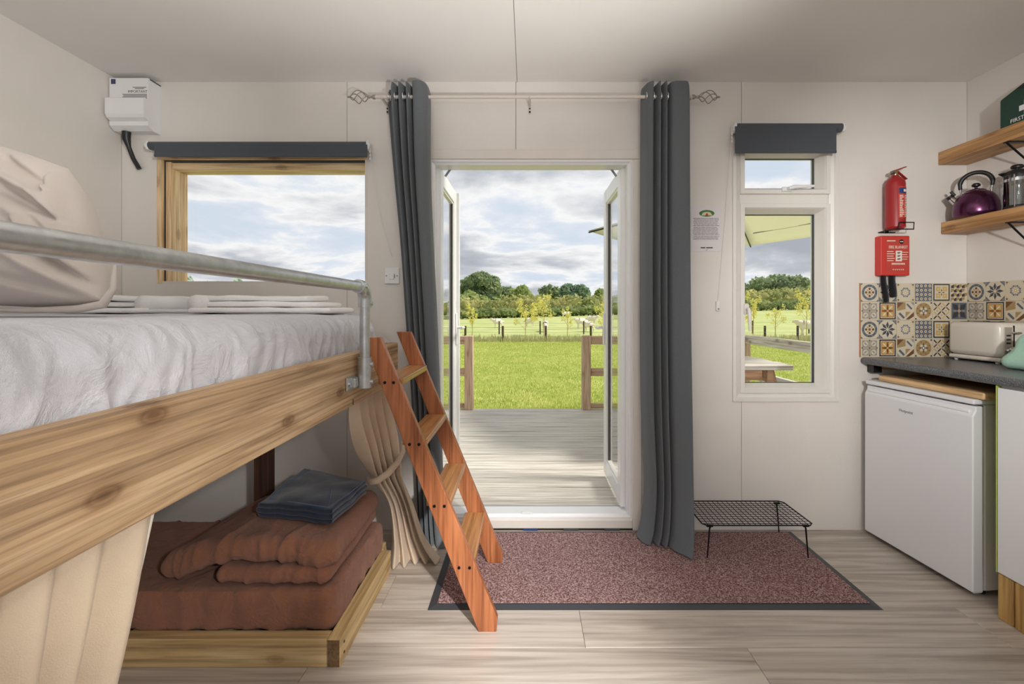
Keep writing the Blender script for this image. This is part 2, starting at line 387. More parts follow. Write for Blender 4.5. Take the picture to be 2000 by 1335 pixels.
def copy_tree(o, parent=None):
    c = o.copy(); COL.objects.link(c); c.parent = parent
    for ch in o.children: copy_tree(ch, c)
    return c
def cr1(P, n):                                             # Catmull-Rom resample along axis 0
    P = np.asarray(P, float); k = len(P); t = np.linspace(0, k-1, n); i = np.minimum(t.astype(int), k-2); f = (t-i)
    f = f.reshape((-1,)+(1,)*(P.ndim-1))
    g = lambda j: P[np.clip(j, 0, k-1)]
    p0, p1, p2, p3 = g(i-1), g(i), g(i+1), g(i+2)
    return 0.5*((2*p1)+(-p0+p2)*f+(2*p0-5*p1+4*p2-p3)*f*f+(-p0+3*p1-3*p2+p3)*f**3)
def sheet(rows, nu, nv):
    R = np.asarray(rows, float); A = np.stack([cr1(r, nu) for r in R]); return cr1(A, nv)
def soft_box(x0, x1, y0, y1, z0, z1, r, n=(30, 30, 10), disp=None, shape=None):
    c = np.array([(x0+x1)/2, (y0+y1)/2, (z0+z1)/2]); h = np.array([(x1-x0)/2, (y1-y0)/2, (z1-z0)/2]); r = min(r, *h*0.999)
    vs = []; fs = []; idx = {}
    def vert(p):
        k = tuple(np.round(p, 5))
        if k not in idx:
            inner = np.clip(p, -(h-r), h-r); d = p-inner; L = np.linalg.norm(d)
            nrm = d/L if L > 1e-9 else np.zeros(3)
            q = inner+nrm*r
            if L <= 1e-9: q = p.copy()
            w = q+c
            if shape: w = shape(w)
            if disp: w = w+nrm*disp(w, nrm)
            idx[k] = len(vs); vs.append(tuple(w))
        return idx[k]
    def axisvals(hh, m):
        t = np.linspace(-1, 1, m+1); t = np.sign(t)*(1-(1-np.abs(t))**1.25); return t*hh
    for ax in range(3):
        a, b = [i for i in range(3) if i != ax]
        ua, ub = axisvals(h[a], n[a]), axisvals(h[b], n[b])
        for sg in (-1, 1):
            ids = [[None]*len(ub) for _ in ua]
            for i, p in enumerate(ua):
                for j, q in enumerate(ub):
                    w = np.zeros(3); w[ax] = sg*h[ax]; w[a] = p; w[b] = q; ids[i][j] = vert(w)
            for i in range(len(ua)-1):
                for j in range(len(ub)-1):
                    fs.append((ids[i][j], ids[i+1][j], ids[i+1][j+1], ids[i][j+1]))
    return MB().add(vs, fs)
def nf(x, y, z): return mnoise.noise(Vector((x, y, z)))
def arc(c, r, a0, a1, n, plane='xz', off=0.0):
    out = []
    for i in range(n+1):
        a = a0+(a1-a0)*i/n; u, w = c[0]+r*math.cos(a), c[1]+r*math.sin(a)
        out.append({'xz': (u, off, w), 'yz': (off, u, w), 'xy': (u, w, off)}[plane])
    return out
def frame_sweep(x0, x1, z0, z1, prof):                     # prof: closed list of (inset, y)
    vs = []; n = len(prof)
    for w, y in prof: vs += [(x0+w, y, z0+w), (x1-w, y, z0+w), (x1-w, y, z1-w), (x0+w, y, z1-w)]
    fs = []
    for i in range(n):
        j = (i+1) % n
        for k in range(4):
            k2 = (k+1) % 4; fs.append((i*4+k, i*4+k2, j*4+k2, j*4+k))
    return MB().add(vs, fs)
def text_mb(body, size, align='LEFT', ext=0.0004):
    cu = bpy.data.curves.new('t', 'FONT'); cu.body = body; cu.size = size; cu.align_x = align; cu.extrude = ext; cu.resolution_u = 2
    o = bpy.data.objects.new('t', cu); COL.objects.link(o)
    dg = bpy.context.evaluated_depsgraph_get(); ev = o.evaluated_get(dg); me = ev.to_mesh()
    mb = MB().add([tuple(v.co) for v in me.vertices], [tuple(p.vertices) for p in me.polygons])
    ev.to_mesh_clear(); bpy.data.objects.remove(o); bpy.data.curves.remove(cu)
    return mb
# orientation of lettering: text lies in local xy, facing +z
R_BACK = Matrix.Rotation(PI/2, 3, 'X')                     # on a surface that faces -y
R_RIGHT = Matrix.Rotation(-PI/2, 3, 'Z') @ R_BACK          # on a surface that faces -x

# ================================================================== THE ROOM
WY, WL, WR, CZ, RY = 2.547, -2.27, 2.461, 2.505, -2.4      # back wall, left, right, ceiling, rear wall
TH = 0.14
# floor with single planks
fl = mk('floor', MB().box(WL-TH, WR+TH, RY-TH, WY+0.05, -0.12, -0.008), 'subfloor', kind='structure')
def planks():
    PW, PL = 0.2265, 1.557
    off = {0: 0.212, -1: 0.80, 1: 0.95, 2: 0.45, 3: 1.2, -2: 0.1}
    for k in range(-19, 5):
        y0 = 1.659+PW*k; y1 = y0+PW
        if y0 > WY: continue
        o = off.get(k, (k*0.61) % PL); x = o-PL*4
        while x < WR:
            a, b = max(x, WL), min(x+PL, WR)
            if b-a > 0.02 and min(y1, WY)-max(y0, RY) > 0.02:
                mk('plank', MB().box(a+0.0006, b-0.0006, max(y0, RY)+0.0006, min(y1, WY)-0.0006, -0.008, 0.0, 0.0012), 'vinyl_plank', fl)
            x += PL
planks()
# openings in the back wall
LWN = (-2.072, -0.894, 1.379, 2.088)                       # left window
DR = (-0.596, 0.638, 0.0, 2.125)                           # door
RWN = (1.146, 1.736, 0.72, 2.19)                           # right window
def panel_boxes(xa, xb, y0, y1):
    mb = MB(); cuts = sorted({xa, xb, *[c for o in (LWN, DR, RWN) for c in o[:2] if xa < c < xb]})
    for a, b in zip(cuts[:-1], cuts[1:]):
        mid = (a+b)/2; z = 0.0; hole = [o for o in (LWN, DR, RWN) if o[0] < mid < o[1]]
        if not hole: mb.box(a, b, y0, y1, 0, CZ)
        else:
            o = hole[0]
            if o[2] > 0: mb.box(a, b, y0, y1, 0, o[2])
            mb.box(a, b, y0, y1, o[3], CZ)
    return mb
wb = mk('wall_back', panel_boxes(WL-TH, WR+TH, WY+0.012, WY+TH), 'seam_dark', kind='structure')
seams = [WL, -1.009, -0.064, 1.198, WR]
for a, b in zip(seams[:-1], seams[1:]):
    mk('wall_panel', panel_boxes(a+0.0012, b-0.0012, WY, WY+0.012), 'wall_paint', wb)
mk('wall_left', MB().box(WL-TH, WL, RY-TH, WY, 0, CZ), 'wall_paint', kind='structure')
mk('wall_right', MB().box(WR, WR+TH, RY-TH, WY, 0, CZ), 'wall_paint', kind='structure')
rw = MB()                                                  # rear wall (behind the viewpoint), wide window openings added for fill daylight
rw.box(WL, WR, RY-TH, RY, 0, 0.3).box(WL, WR, RY-TH, RY, 2.4, CZ).box(WL, -2.1, RY-TH, RY, 0.3, 2.4).box(2.3, WR, RY-TH, RY, 0.3, 2.4).box(0.05, 0.15, RY-TH, RY, 0.3, 2.4)
mk('wall_rear', rw, 'wall_paint', kind='structure')
cl = mk('ceiling', MB().box(WL-TH, WR+TH, RY-TH, WY+TH, CZ+0.012, CZ+0.1), 'seam_dark', kind='structure')
for a, b in ((WL, -1.276), (-1.276, -0.057), (-0.057, 1.162), (1.162, WR)):
    g0 = 0.0012 if abs(a+0.057) < 0.01 else 0.0; g1 = 0.0012 if abs(b+0.057) < 0.01 else 0.0
    mk('ceiling_panel', MB().box(a+g0, b-g1, RY, WY, CZ, CZ+0.012), 'ceiling_paint', cl)
# pendant-shaped fill lamps, added out of view to brighten the room
def pendant(lx, ly, zb, label, pw):
    t = thing('fill_pendant', label, 'lamp', (lx, ly, zb), group='added fill lamps')
    mk('ceiling_rose', MB().lathe([(0.0, -0.025), (0.03, -0.024), (0.05, -0.008), (0.05, -0.0005)], (lx, ly, CZ), 24), 'white_plastic', t, smooth=40)
    mk('cord', MB().tube([(lx, ly, zb+0.16), (lx, ly, CZ-0.024)], 0.003, 8), 'white_plastic', t)
    mk('socket', MB().lathe([(0.014, 0.10), (0.02, 0.105), (0.02, 0.155), (0.008, 0.165)], (lx, ly, zb), 18), 'white_plastic', t, smooth=40)
    ld = bpy.data.lights.new('fill_bulb', 'POINT'); ld.shadow_soft_size = 0.09; ld.energy = pw; ld.color = (1.0, 0.98, 0.955)
    lo_ = bpy.data.objects.new('fill_bulb', ld); COL.objects.link(lo_); lo_.parent = t; lo_.location = (0, 0, 0)
pendant(0.35, 0.1, 1.95, 'added bare white pendant fill lamp, unseen over the middle of the room', FILL_W[0])
pendant(-0.4, -1.75, 1.95, 'added bare white pendant fill lamp, unseen near the rear wall', FILL_W[1])

# fill lamp added unseen behind the viewpoint, heads aimed to brighten dim surfaces
def fill_lamp(lx, ly):
    t = thing('fill_lamp', 'added tall white fill lamp with aimed spotlight heads, unseen behind the viewpoint', 'lamp', (lx, ly, 0))
    mk('base', MB().lathe([(0.0, 0.0005), (0.16, 0.0005), (0.16, 0.015), (0.03, 0.03), (0.0, 0.03)], (lx, ly, 0), 32), 'white_plastic', t, smooth=40)
    mk('pole', MB().tube([(lx, ly, 0.02), (lx, ly, 1.95)], 0.012, 12), 'white_plastic', t, smooth=40)
    for k, (aim, pw, cone, hz) in enumerate(FILL_HEADS):
        a = k*2*PI/len(FILL_HEADS); p = Vector((lx+0.09*math.cos(a), ly+0.09*math.sin(a), hz)); d = (Vector(aim)-p).normalized()
        h = mk('fill_head', MB().tube([tuple(p-d*0.12), tuple(p-d*0.02), tuple(p-d*0.005)], [0.02, 0.05, 0.055], 16, cap=False).tube([(lx, ly, p.z), tuple(p-d*0.1)], 0.006, 6), 'white_plastic', t, smooth=40)
        ld = bpy.data.lights.new('fill_spot', 'SPOT'); ld.energy = pw; ld.spot_size = cone; ld.spot_blend = 0.9; ld.shadow_soft_size = 0.06; ld.color = (1.0, 0.98, 0.955)
        lo_ = bpy.data.objects.new('fill_spot', ld); COL.objects.link(lo_); lo_.parent = t; lo_.location = p-Vector((lx, ly, 0)); lo_.rotation_euler = d.to_track_quat('-Z', 'Y').to_euler()
fill_lamp(0.75, -0.55)
# ---- left window: timber-lined opening with a fixed pane
x0, x1, z0, z1 = LWN
w1 = thing('window_1', None, None, (x0, WY, z0), kind='structure')
YG = 2.667
mk('jamb', MB().box(x0, x0+0.026, WY-0.004, WY+0.02, z0, z1, 0.002), 'pine_reveal', w1)
mk('jamb', MB().box(x0+0.032, x0+0.06, WY+0.02, YG+0.03, z0, z1-0.02, 0.002), 'pine_reveal', w1)
mk('gasket_strip', MB().box(x0, x0+0.034, WY+0.021, WY+0.035, z0, z1), 'gasket', w1)
mk('jamb', MB().box(x1-0.0155, x1, WY, YG+0.03, z0, z1, 0.001), 'cream_trim', w1)
mk('head', MB().box(x0+0.026, x1, WY-0.004, WY+0.018, z1-0.016, z1, 0.002), 'pine_reveal_x', w1)
mk('gasket_strip', MB().box(x0+0.03, x1-0.016, WY+0.019, WY+0.03, z1-0.024, z1), 'gasket', w1)
mk('head', MB().box(x0+0.06, x1-0.016, WY+0.03, YG+0.03, z1-0.06, z1-0.026, 0.002), 'pine_reveal_x', w1)
mk('sill', MB().box(x0, x1, WY+0.001, YG+0.03, z0-0.0, z0+0.012, 0.001), 'cream_trim', w1)
mk('pane', MB().box(x0+0.06, x1-0.016, YG, YG+0.006, z0+0.012, z1-0.06), 'window_glass', w1)

# ---- right window: white plastic frame, top light and casement
x0, x1, z0, z1 = RWN
w2 = thing('window_2', None, None, (x0, WY, z0), kind='structure')
mk('frame', frame_sweep(x0, x1, z0, z1, [(0, WY+0.03), (0, WY-0.012), (0.018, WY-0.014), (0.024, WY-0.006), (0.046, WY+0.006), (0.046, WY+0.11), (0, WY+0.11)]), 'upvc_warm', w2)
zt = 1.851                                                 # transom centre
mk('transom', MB().box(x0+0.046, x1-0.046, WY+0.004, WY+0.11, zt-0.03, zt+0.03, 0.006), 'upvc_warm', w2)
for nm, a, b in (('casement', z0+0.046, zt-0.028), ('top_light', zt+0.028, z1-0.046)):
    s_ = mk(nm, frame_sweep(x0+0.044, x1-0.044, a, b, [(0, WY+0.06), (0, WY-0.008), (0.022, WY-0.01), (0.029, WY+0.004), (0.046, WY+0.062), (0.046, WY+0.1), (0, WY+0.1)]), 'upvc_warm', w2)
    mk('gasket_strip', frame_sweep(x0+0.088, x1-0.088, a+0.044, b-0.044, [(0, WY+0.066), (0.0045, WY+0.066), (0.0045, WY+0.084), (0, WY+0.084)]), 'gasket', s_)
    mk('pane', MB().box(x0+0.088, x1-0.088, WY+0.073, WY+0.079, a+0.044, b-0.044), 'window_glass', s_)
    if nm == 'casement':
        hx, hz = x0+0.072, 1.235
        mk('handle', MB().box(hx-0.013, hx+0.013, WY-0.022, WY-0.006, hz-0.03, hz+0.03, 0.004).tube([(hx, WY-0.02, hz), (hx, WY-0.045, hz), (hx, WY-0.05, hz-0.02), (hx+0.005, WY-0.046, hz-0.12)], [0.009, 0.009, 0.011, 0.007], 10), 'upvc_warm', s_, smooth=40)
    else:
        hx, hz = x0+0.30, zt+0.05
        mk('handle', MB().box(hx-0.03, hx+0.03, WY-0.022, WY-0.006, hz-0.012, hz+0.012, 0.004).tube([(hx, WY-0.02, hz), (hx, WY-0.045, hz), (hx+0.02, WY-0.05, hz+0.004), (hx+0.13, WY-0.046, hz+0.01)], [0.009, 0.009, 0.011, 0.007], 10), 'upvc', s_, smooth=40)

# ---- french door
x0, x1, z0, z1 = DR
d1 = thing('door_1', None, None, (0.02, WY, 0), kind='structure')
TR = 0.05
mk('trim_board', MB().box(x0, x1, WY-0.012, WY+0.10, z1-TR-0.005, z1, 0.004), 'cream_trim', d1)
mk('trim_board', MB().box(x0, x0+TR, WY-0.012, WY+0.10, 0.0, z1-TR-0.006, 0.004), 'cream_trim', d1)
mk('trim_board', MB().box(x1-TR, x1, WY-0.012, WY+0.10, 0.0, z1-TR-0.006, 0.004), 'cream_trim', d1)
mk('trim_board', MB().box(x0+TR+0.001, x1-TR-0.001, WY-0.012, WY+0.10, 0.012, 0.062, 0.004), 'cream_trim', d1)
for k, (a, b) in enumerate(((1022, 1050), (1100, 1130), (1180, 1210))):
    mk('dark_pad', MB().box(X(a, WY), X(b, WY), WY-0.013, WY+0.02, 0.002, 0.011, 0.001), 'label_blue' if k == 0 else 'gasket', d1)  # small dark blue and grey pads under the bottom trim
fr_prof = [(0, WY-0.004), (0.012, WY-0.006), (0.018, WY+0.0), (0.028, WY+0.004), (0.028, WY+0.1), (0, WY+0.1)]
mk('frame', frame_sweep(x0+TR, x1-TR, 0.062, z1-TR-0.005, fr_prof), 'upvc', d1)
mk('sill', MB().box(x0+TR+0.028, x1-TR-0.028, WY+0.03, WY+0.14, 0.055, 0.078, 0.004), 'steel_grey', d1)
mk('keep', MB().box(-0.032, 0.032, WY-0.002, WY+0.02, 0.089, 0.097, 0.002).box(-0.015, 0.015, WY-0.004, WY+0.018, 0.096, 0.1, 0.001), 'upvc', d1)
def leaf(sign, xin, xout):
    # leaf stands open at a right angle, xin faces the opening
    lo, hi = min(xin, xout), max(xin, xout); ya, yb, za, zb = 2.60, 3.175, 0.104, 2.046
    st = 0.088
    mb = MB()
    lf = mk('leaf', MB().box(lo, hi, ya, ya+st, za, zb, 0.004).box(lo, hi, yb-st, yb, za, zb, 0.004).box(lo+.001, hi-.001, ya+st, yb-st, za, za+0.10, 0.004).box(lo+.001, hi-.001, ya+st, yb-st, zb-0.09, zb, 0.004), 'upvc', d1)
    def rect_loop(i, o):   # bead around the glass
        return MB().box(i, o, ya+st-.002, ya+st+.012, za+.10, zb-.09).box(i, o, yb-st-.012, yb-st+.002, za+.10, zb-.09).box(i, o, ya+st+.012, yb-st-.012, za+.098, za+.112).box(i, o, ya+st+.012, yb-st-.012, zb-.102, zb-.088)
    mid = (lo+hi)/2
    mk('bead', rect_loop(lo+0.008, hi-0.008), 'upvc_warm', lf)
    mk('gasket_strip', MB().box(mid-0.007, mid+0.007, ya+st+.012, ya+st+.018, za+.11, zb-.10).box(mid-0.007, mid+0.007, yb-st-.018, yb-st-.012, za+.11, zb-.10), 'gasket', lf)
    mk('pane', MB().box(mid-0.003, mid+0.003, ya+st+.01, yb-st-.01, za+.108, zb-.098), 'window_glass', lf)
    e0, e1 = (xin, xin-sign*0.012)
    if sign < 0:
        mk('meeting_strip', MB().box(min(e0, e0+0.004), e0+0.02, yb-0.002, yb+0.03, za, zb, 0.003), 'upvc', lf)
    hz = 1.11
    mk('handle', MB().box(min(xin, xin-sign*0.012), max(xin, xin-sign*0.012), yb-0.062, yb-0.03, hz-0.12, hz+0.1, 0.004).tube([(xin-sign*0.01, yb-0.046, hz), (xin-sign*0.05, yb-0.046, hz), (xin-sign*0.056, yb-0.056, hz), (xin-sign*0.056, yb-0.15, hz)], [0.010, 0.010, 0.011, 0.009], 10), 'upvc', lf, smooth=40)
    for hzz in (0.3, 1.1, 1.85):
        mk('hinge', MB().tube([(xout+sign*0.002, ya-0.006, hzz), (xout+sign*0.002, ya-0.006, hzz+0.09)], 0.008, 10), 'upvc', lf, smooth=40)
    return lf
leaf(-1, -0.494, -0.532)
leaf(1, 0.532, 0.574)
for s_ in (-1, 1):
    cxs = 0.02+s_*0.49
    mk('stay', MB().obox((cxs-s_*0.015, WY+0.095, 2.035), (0.011, 0.008, 0.075), Matrix.Rotation(s_*-0.62 if s_ > 0 else 0.62, 3, 'Y')), 'steel_grey', d1)

# ================================================================== OUTDOORS
def smooth(t): t = np.clip(t, 0, 1); return t*t*(3-2*t)
def gz(x, y):
    z = np.interp(y, [2, 5.5, 10, 18, 30, 40, 60, 80, 100, 160], [-0.12, -0.12, -0.22, -0.47, -0.84, -0.42, -0.15, 0.02, 0.3, 0.8])
    return z+0.028*np.asarray(x)*smooth((np.asarray(y)-26)/50)
def ground(name, xs, ys, mat):
    A = np.zeros((len(ys), len(xs), 3)); A[..., 0] = xs[None]; A[..., 1] = ys[:, None]
    A[..., 2] = gz(A[..., 0], A[..., 1])
    mb = MB().grid(A); return mk(name, mb, mat, kind='structure', smooth=60)
ground('lawn', np.linspace(-60, 75, 60), np.concatenate([np.linspace(2.75, 12, 20), np.linspace(13, 30, 24)]), 'lawn')
ground('field', np.linspace(-140, 190, 80), np.concatenate([np.linspace(30, 60, 24), np.linspace(63, 200, 40)]), 'field')
# grass blades on the near lawn
def blades(name, n, xr, yr, h, wdt, mat, label, dens_pow=1.0, lean=0.4, zf=gz):
    y = yr[0]+(yr[1]-yr[0])*RNG.random(n)**dens_pow
    half = np.interp(y, yr, [xr[0], xr[1]]); x = xr[2]+half*(RNG.random(n)*2-1)
    z = zf(x, y); a = RNG.random(n)*2*PI; hh = h*(0.5+RNG.random(n)); sc = np.interp(y, yr, [1, 1.9])
    dx, dy = np.cos(a)*wdt*sc, np.sin(a)*wdt*sc
    lx, ly = (RNG.random((2, n))-0.5)*2*lean*hh
    V = np.stack([np.stack([x-dx, y-dy, z-0.005], 1), np.stack([x+dx, y+dy, z-0.005], 1), np.stack([x+lx, y+ly, z+hh], 1)], 1).reshape(-1, 3)
    me = bpy.data.meshes.new(name); me.vertices.add(3*n); me.vertices.foreach_set('co', V.ravel())
    me.loops.add(3*n); me.loops.foreach_set('vertex_index', np.arange(3*n, dtype=np.int32))
    me.polygons.add(n); me.polygons.foreach_set('loop_start', np.arange(0, 3*n, 3, dtype=np.int32))
    me.update(calc_edges=True); me.validate(); me.materials.append(M[mat])
    o = bpy.data.objects.new(name, me); COL.objects.link(o); return setp(o, label, 'grass', kind='stuff')
blades('lawn_grass', 240000, (5.5, 14.0, 1.6), (5.42, 18.0), 0.035, 0.004, 'blade_green', 'short bright green mown grass beyond the deck', 1.5)
blades('distant_lawn_grass', 80000, (14.0, 22.0, 2.5), (18.01, 28.7), 0.05, 0.007, 'blade_green', 'bright green grass on the far part of the lawn before the fence', 1.0)
blades('rough_grass', 9000, (22, 22, 10.0), (28.8, 31.0), 0.34, 0.018, 'blade_dry', 'long pale rough grass along the wire fence', 1.0, 0.3)
# deck
dk = mk('deck', MB().box(-2.6, 2.6, 2.69, 5.36, -0.10, 0.040), 'deck_under', kind='structure')
for k in range(16):
    y0 = 2.642+0.1705*k
    mk('deck_board', MB().box(-2.62, 2.62, y0+0.007, y0+0.1635, 0.048, 0.070, 0.005), 'deck_board', dk)
# deck railing
def railing(name, label, posts, rails, group):
    t = thing(name, label, 'railing', (posts[0][0], posts[0][1], 0.07), group=group)
    for px, py in posts: mk('post', MB().box(px-0.05, px+0.05, py-0.05, py+0.05, 0.0705, 0.93, 0.006), 'rail_timber_z', t)
    for (a, b, c, d, e, f, m) in rails: mk('rail', MB().box(a, b, c, d, e, f, 0.006), m, t)
    return t
railing('deck_railing', 'timber deck railing seen by the left open door leaf', [(-0.68, 5.32), (-2.54, 5.32)],
        [(-2.49, -0.731, 5.30, 5.345, 0.83, 0.925, 'rail_timber_x'), (-2.49, -0.731, 5.30, 5.345, 0.46, 0.55, 'rail_timber_x'), (-2.49, -0.731, 5.30, 5.345, 0.085, 0.14, 'rail_timber_x')], 'deck railings')
railing('deck_railing', 'timber deck railing seen by the right open door leaf', [(0.686, 5.32)],
        [(0.737, 2.488, 5.30, 5.345, 0.83, 0.925, 'rail_timber_x'), (0.737, 2.488, 5.30, 5.345, 0.46, 0.55, 'rail_timber_x'), (0.737, 2.488, 5.30, 5.345, 0.085, 0.14, 'rail_timber_x')], 'deck railings')
railing('deck_railing', 'weathered side railing behind the picnic table in the small window', [(2.54, 5.32), (2.54, 2.78)],
        [(2.52, 2.565, 2.832, 5.268, 0.842, 0.942, 'rail_grey_y'), (2.52, 2.565, 2.832, 5.268, 0.455, 0.55, 'rail_grey_y')], 'deck railings')
# picnic table
def picnic():
    xa, xb, ya, yb, zt_ = 0.9, 2.0, 3.40, 4.10, 0.815
    t = thing('picnic_table', 'weathered timber picnic table on the deck outside the small window', 'table', ((xa+xb)/2, (ya+yb)/2, 0.07))
    n = 5; w = (yb-ya)/n
    for k in range(n):
        mk('top_board', MB().box(xa, xb+(0.012 if k % 2 else -0.008), ya+k*w+0.006, ya+(k+1)*w-0.006, zt_-0.036, zt_, 0.004), 'table_grey', t)
    for xx in (xa+0.14, xb-0.19):
        mk('cross_beam', MB().box(xx, xx+0.045, ya+0.03, yb-0.03, zt_-0.13, zt_-0.037, 0.004), 'table_brown', t)
        for s in (-1, 1):
            yc = (ya+yb)/2; R = Matrix.Rotation(s*-0.42, 3, 'X')
            mk('leg', MB().obox((xx+0.068, yc+s*0.36, 0.405), (0.044, 0.095, 0.78), Matrix.Rotation(s*0.42, 3, 'X'), 0.004), 'table_brown', t)
        mk('seat_beam', MB().box(xx, xx+0.045, ya-0.42, yb+0.42, 0.345, 0.44, 0.004), 'table_brown', t)
    for y0 in (ya-0.44, yb+0.20):
        for k in range(2): mk('seat_board', MB().box(xa, xb, y0+k*0.125, y0+k*0.125+0.118, 0.441, 0.477, 0.004), 'table_grey', t)
    mk('side_rail', MB().box(xa+0.02, xb-0.24, ya+0.008, ya+0.05, zt_-0.11, zt_-0.037, 0.004), 'table_brown', t)
picnic()
# parasol
def parasol():
    c = np.array([2.13, 4.80]); R = 1.475; ze, zp = 2.08, 2.46
    a0 = math.atan2(6.03-4.80, 2.96-2.13)
    t = thing('parasol', 'large cream six-sided parasol standing on the deck', 'parasol', (c[0], c[1], 0.07))
    mk('base', MB().box(c[0]-.2, c[0]+.2, c[1]-.2, c[1]+.2, 0.0705, 0.12, 0.015), 'gasket', t)
    mk('pole', MB().tube([(c[0], c[1], 0.12), (c[0], c[1], zp+0.02)], 0.022, 14), 'steel_grey', t, smooth=40)
    mk('finial', MB().lathe([(0.02, 0), (0.035, 0.02), (0.02, 0.06), (0.001, 0.075)], (c[0], c[1], zp+0.01), 16), 'gasket', t, smooth=40)
    pts = [np.array([c[0]+R*math.cos(a0+k*PI/3), c[1]+R*math.sin(a0+k*PI/3)]) for k in range(6)]
    for k in range(6):
        p, q = pts[k], pts[(k+1) % 6]; n = 8; A = np.zeros((n+1, n+1, 3))
        for i in range(n+1):
            for j in range(n+1):
                e = p+(q-p)*j/n; s = i/n; xy = c+(e-c)*s
                A[i, j, :2] = xy; A[i, j, 2] = zp+(ze-zp)*s+0.0+0.03*math.sin(s*PI)*math.sin(j/n*PI)*-1
        o = mk('canopy_panel', MB().grid(A), 'parasol_cream', t, smooth=60)
        sd = o.modifiers.new('thickness', 'SOLIDIFY'); sd.thickness = 0.004
        mk('rib', MB().tube([(c[0], c[1], zp-0.03), (p[0], p[1], ze-0.016)], 0.009, 6), 'gasket', t)
        d = (q-p); mk('seam', MB().tube([tuple(c+(p+d*0.1-c)*0.72)+(zp+(ze-zp)*0.72-0.016,), tuple(c+(p+d*0.9-c)*0.72)+(zp+(ze-zp)*0.72-0.016,)], 0.005, 5), 'gasket', t)
parasol()
# wire fences
def fence(name, label, pxs, D, h, r, wires):
    xs = [X(p, D) for p in pxs]
    t = thing(name, label, 'fence', (xs[0], D, float(gz(xs[0], D))), group='wire fences across the grass')
    for x in xs:
        z = float(gz(x, D)); mk('post', MB().tube([(x, D, z-0.1), (x, D, z+h)], r, 8), 'fence_post', t, smooth=50)
    for wz in wires:
        mk('wire', MB().tube([(x, D-r-0.004, float(gz(x, D))+wz) for x in xs], 0.006, 4), 'wire', t)
fence('wire_fence', 'nearer wire fence with dark round wooden posts beyond the lawn', [320, 405, 490, 575, 660, 745, 830, 909, 982, 1066, 1154, 1240, 1325, 1410, 1494, 1558, 1640, 1730, 1820], 30.0, 1.02, 0.075, (0.3, 0.6, 0.92))
fence('wire_fence', 'farther thin wire fence behind the yellow saplings', [330, 410, 492, 574, 655, 736, 817, 896, 975, 1055, 1140, 1222, 1304, 1386, 1470, 1580, 1665], 35.0, 1.0, 0.055, (0.35, 0.85))
# foliage
def leaf_quads(cent, rad, n, size, mb, shell=0.55, squash=1.0):
    d = RNG.normal(size=(n, 3)); d /= np.linalg.norm(d, axis=1)[:, None]
    r = shell+(1.03-shell)*RNG.random(n)**0.6
    P = np.asarray(cent)+d*r[:, None]*np.asarray(rad)
    U = RNG.normal(size=(n, 3)); U /= np.linalg.norm(U, axis=1)[:, None]
    V = np.cross(U, d); V /= (np.linalg.norm(V, axis=1)[:, None]+1e-9)
    s = size*(0.6+0.8*RNG.random(n))[:, None]
    q = np.stack([P-U*s-V*s*0.2, P+V*s*0.75-U*s*0.1, P+U*s+V*s*0.1, P-V*s*0.7], 1).reshape(-1, 3)
    k = len(mb.v); mb.v += q.tolist(); mb.f += [(k+4*i, k+4*i+1, k+4*i+2, k+4*i+3) for i in range(n)]; mb.m += [0]*n
def blobs_tree(name, label, x, D, top, wid, mat, n=2200, nb=9, size=0.42, trunk=True, base_frac=0.25, cat='tree', group=None, open_=False):
    z0 = float(gz(x, D)); H = top-z0
    t = thing(name, label, cat, (x, D, z0), group=group)
    mb = MB(); core = MB(); cen = []
    for k in range(nb):
        a = 2*PI*k/nb+RNG.random(); rr = wid*0.5*(0.35+0.3*RNG.random()) if k else 0
        fz = base_frac+(0.82-base_frac)*RNG.random() if k else 0.62
        rad = np.array([wid*0.5*(0.36+0.16*RNG.random()), wid*0.4*0.5, H*(0.17+0.08*RNG.random())])
        c = np.array([x+rr*math.cos(a)*1.15, D+rr*math.sin(a)*0.7, z0+H*fz]); c[2] = min(c[2], top-rad[2]); cen.append((c, rad))
        leaf_quads(c, rad, n//nb, size, mb, 0.7 if not open_ else 0.3)
        if not open_:
            bm = bmesh.new(); bmesh.ops.create_icosphere(bm, subdivisions=2, radius=1)
            for v in bm.verts:
                w = 0.72+0.18*nf(v.co.x*2+k, v.co.y*2, v.co.z*2); v.co = Vector(c+np.array(v.co[:])*w*rad)
            core.frombm(bm)
    cr_ = mk('crown', mb, mat, t, recalc=False)
    if core.v: mk('inner_foliage', core, mat, t, smooth=180)
    tr = MB().tube([(x, D, z0-0.2), (x, D, z0+H*0.3), (x+0.1, D, z0+H*0.6)], [wid*0.045, wid*0.035, wid*0.015], 7)
    for c, rad in cen[:6]: tr.tube([(x, D, z0+H*0.28), tuple(c)], [wid*0.02, wid*0.006], 5)
    mk('trunk', tr, 'bark', t, smooth=60)
    return t
TR_ = 'trees beyond the hedge'
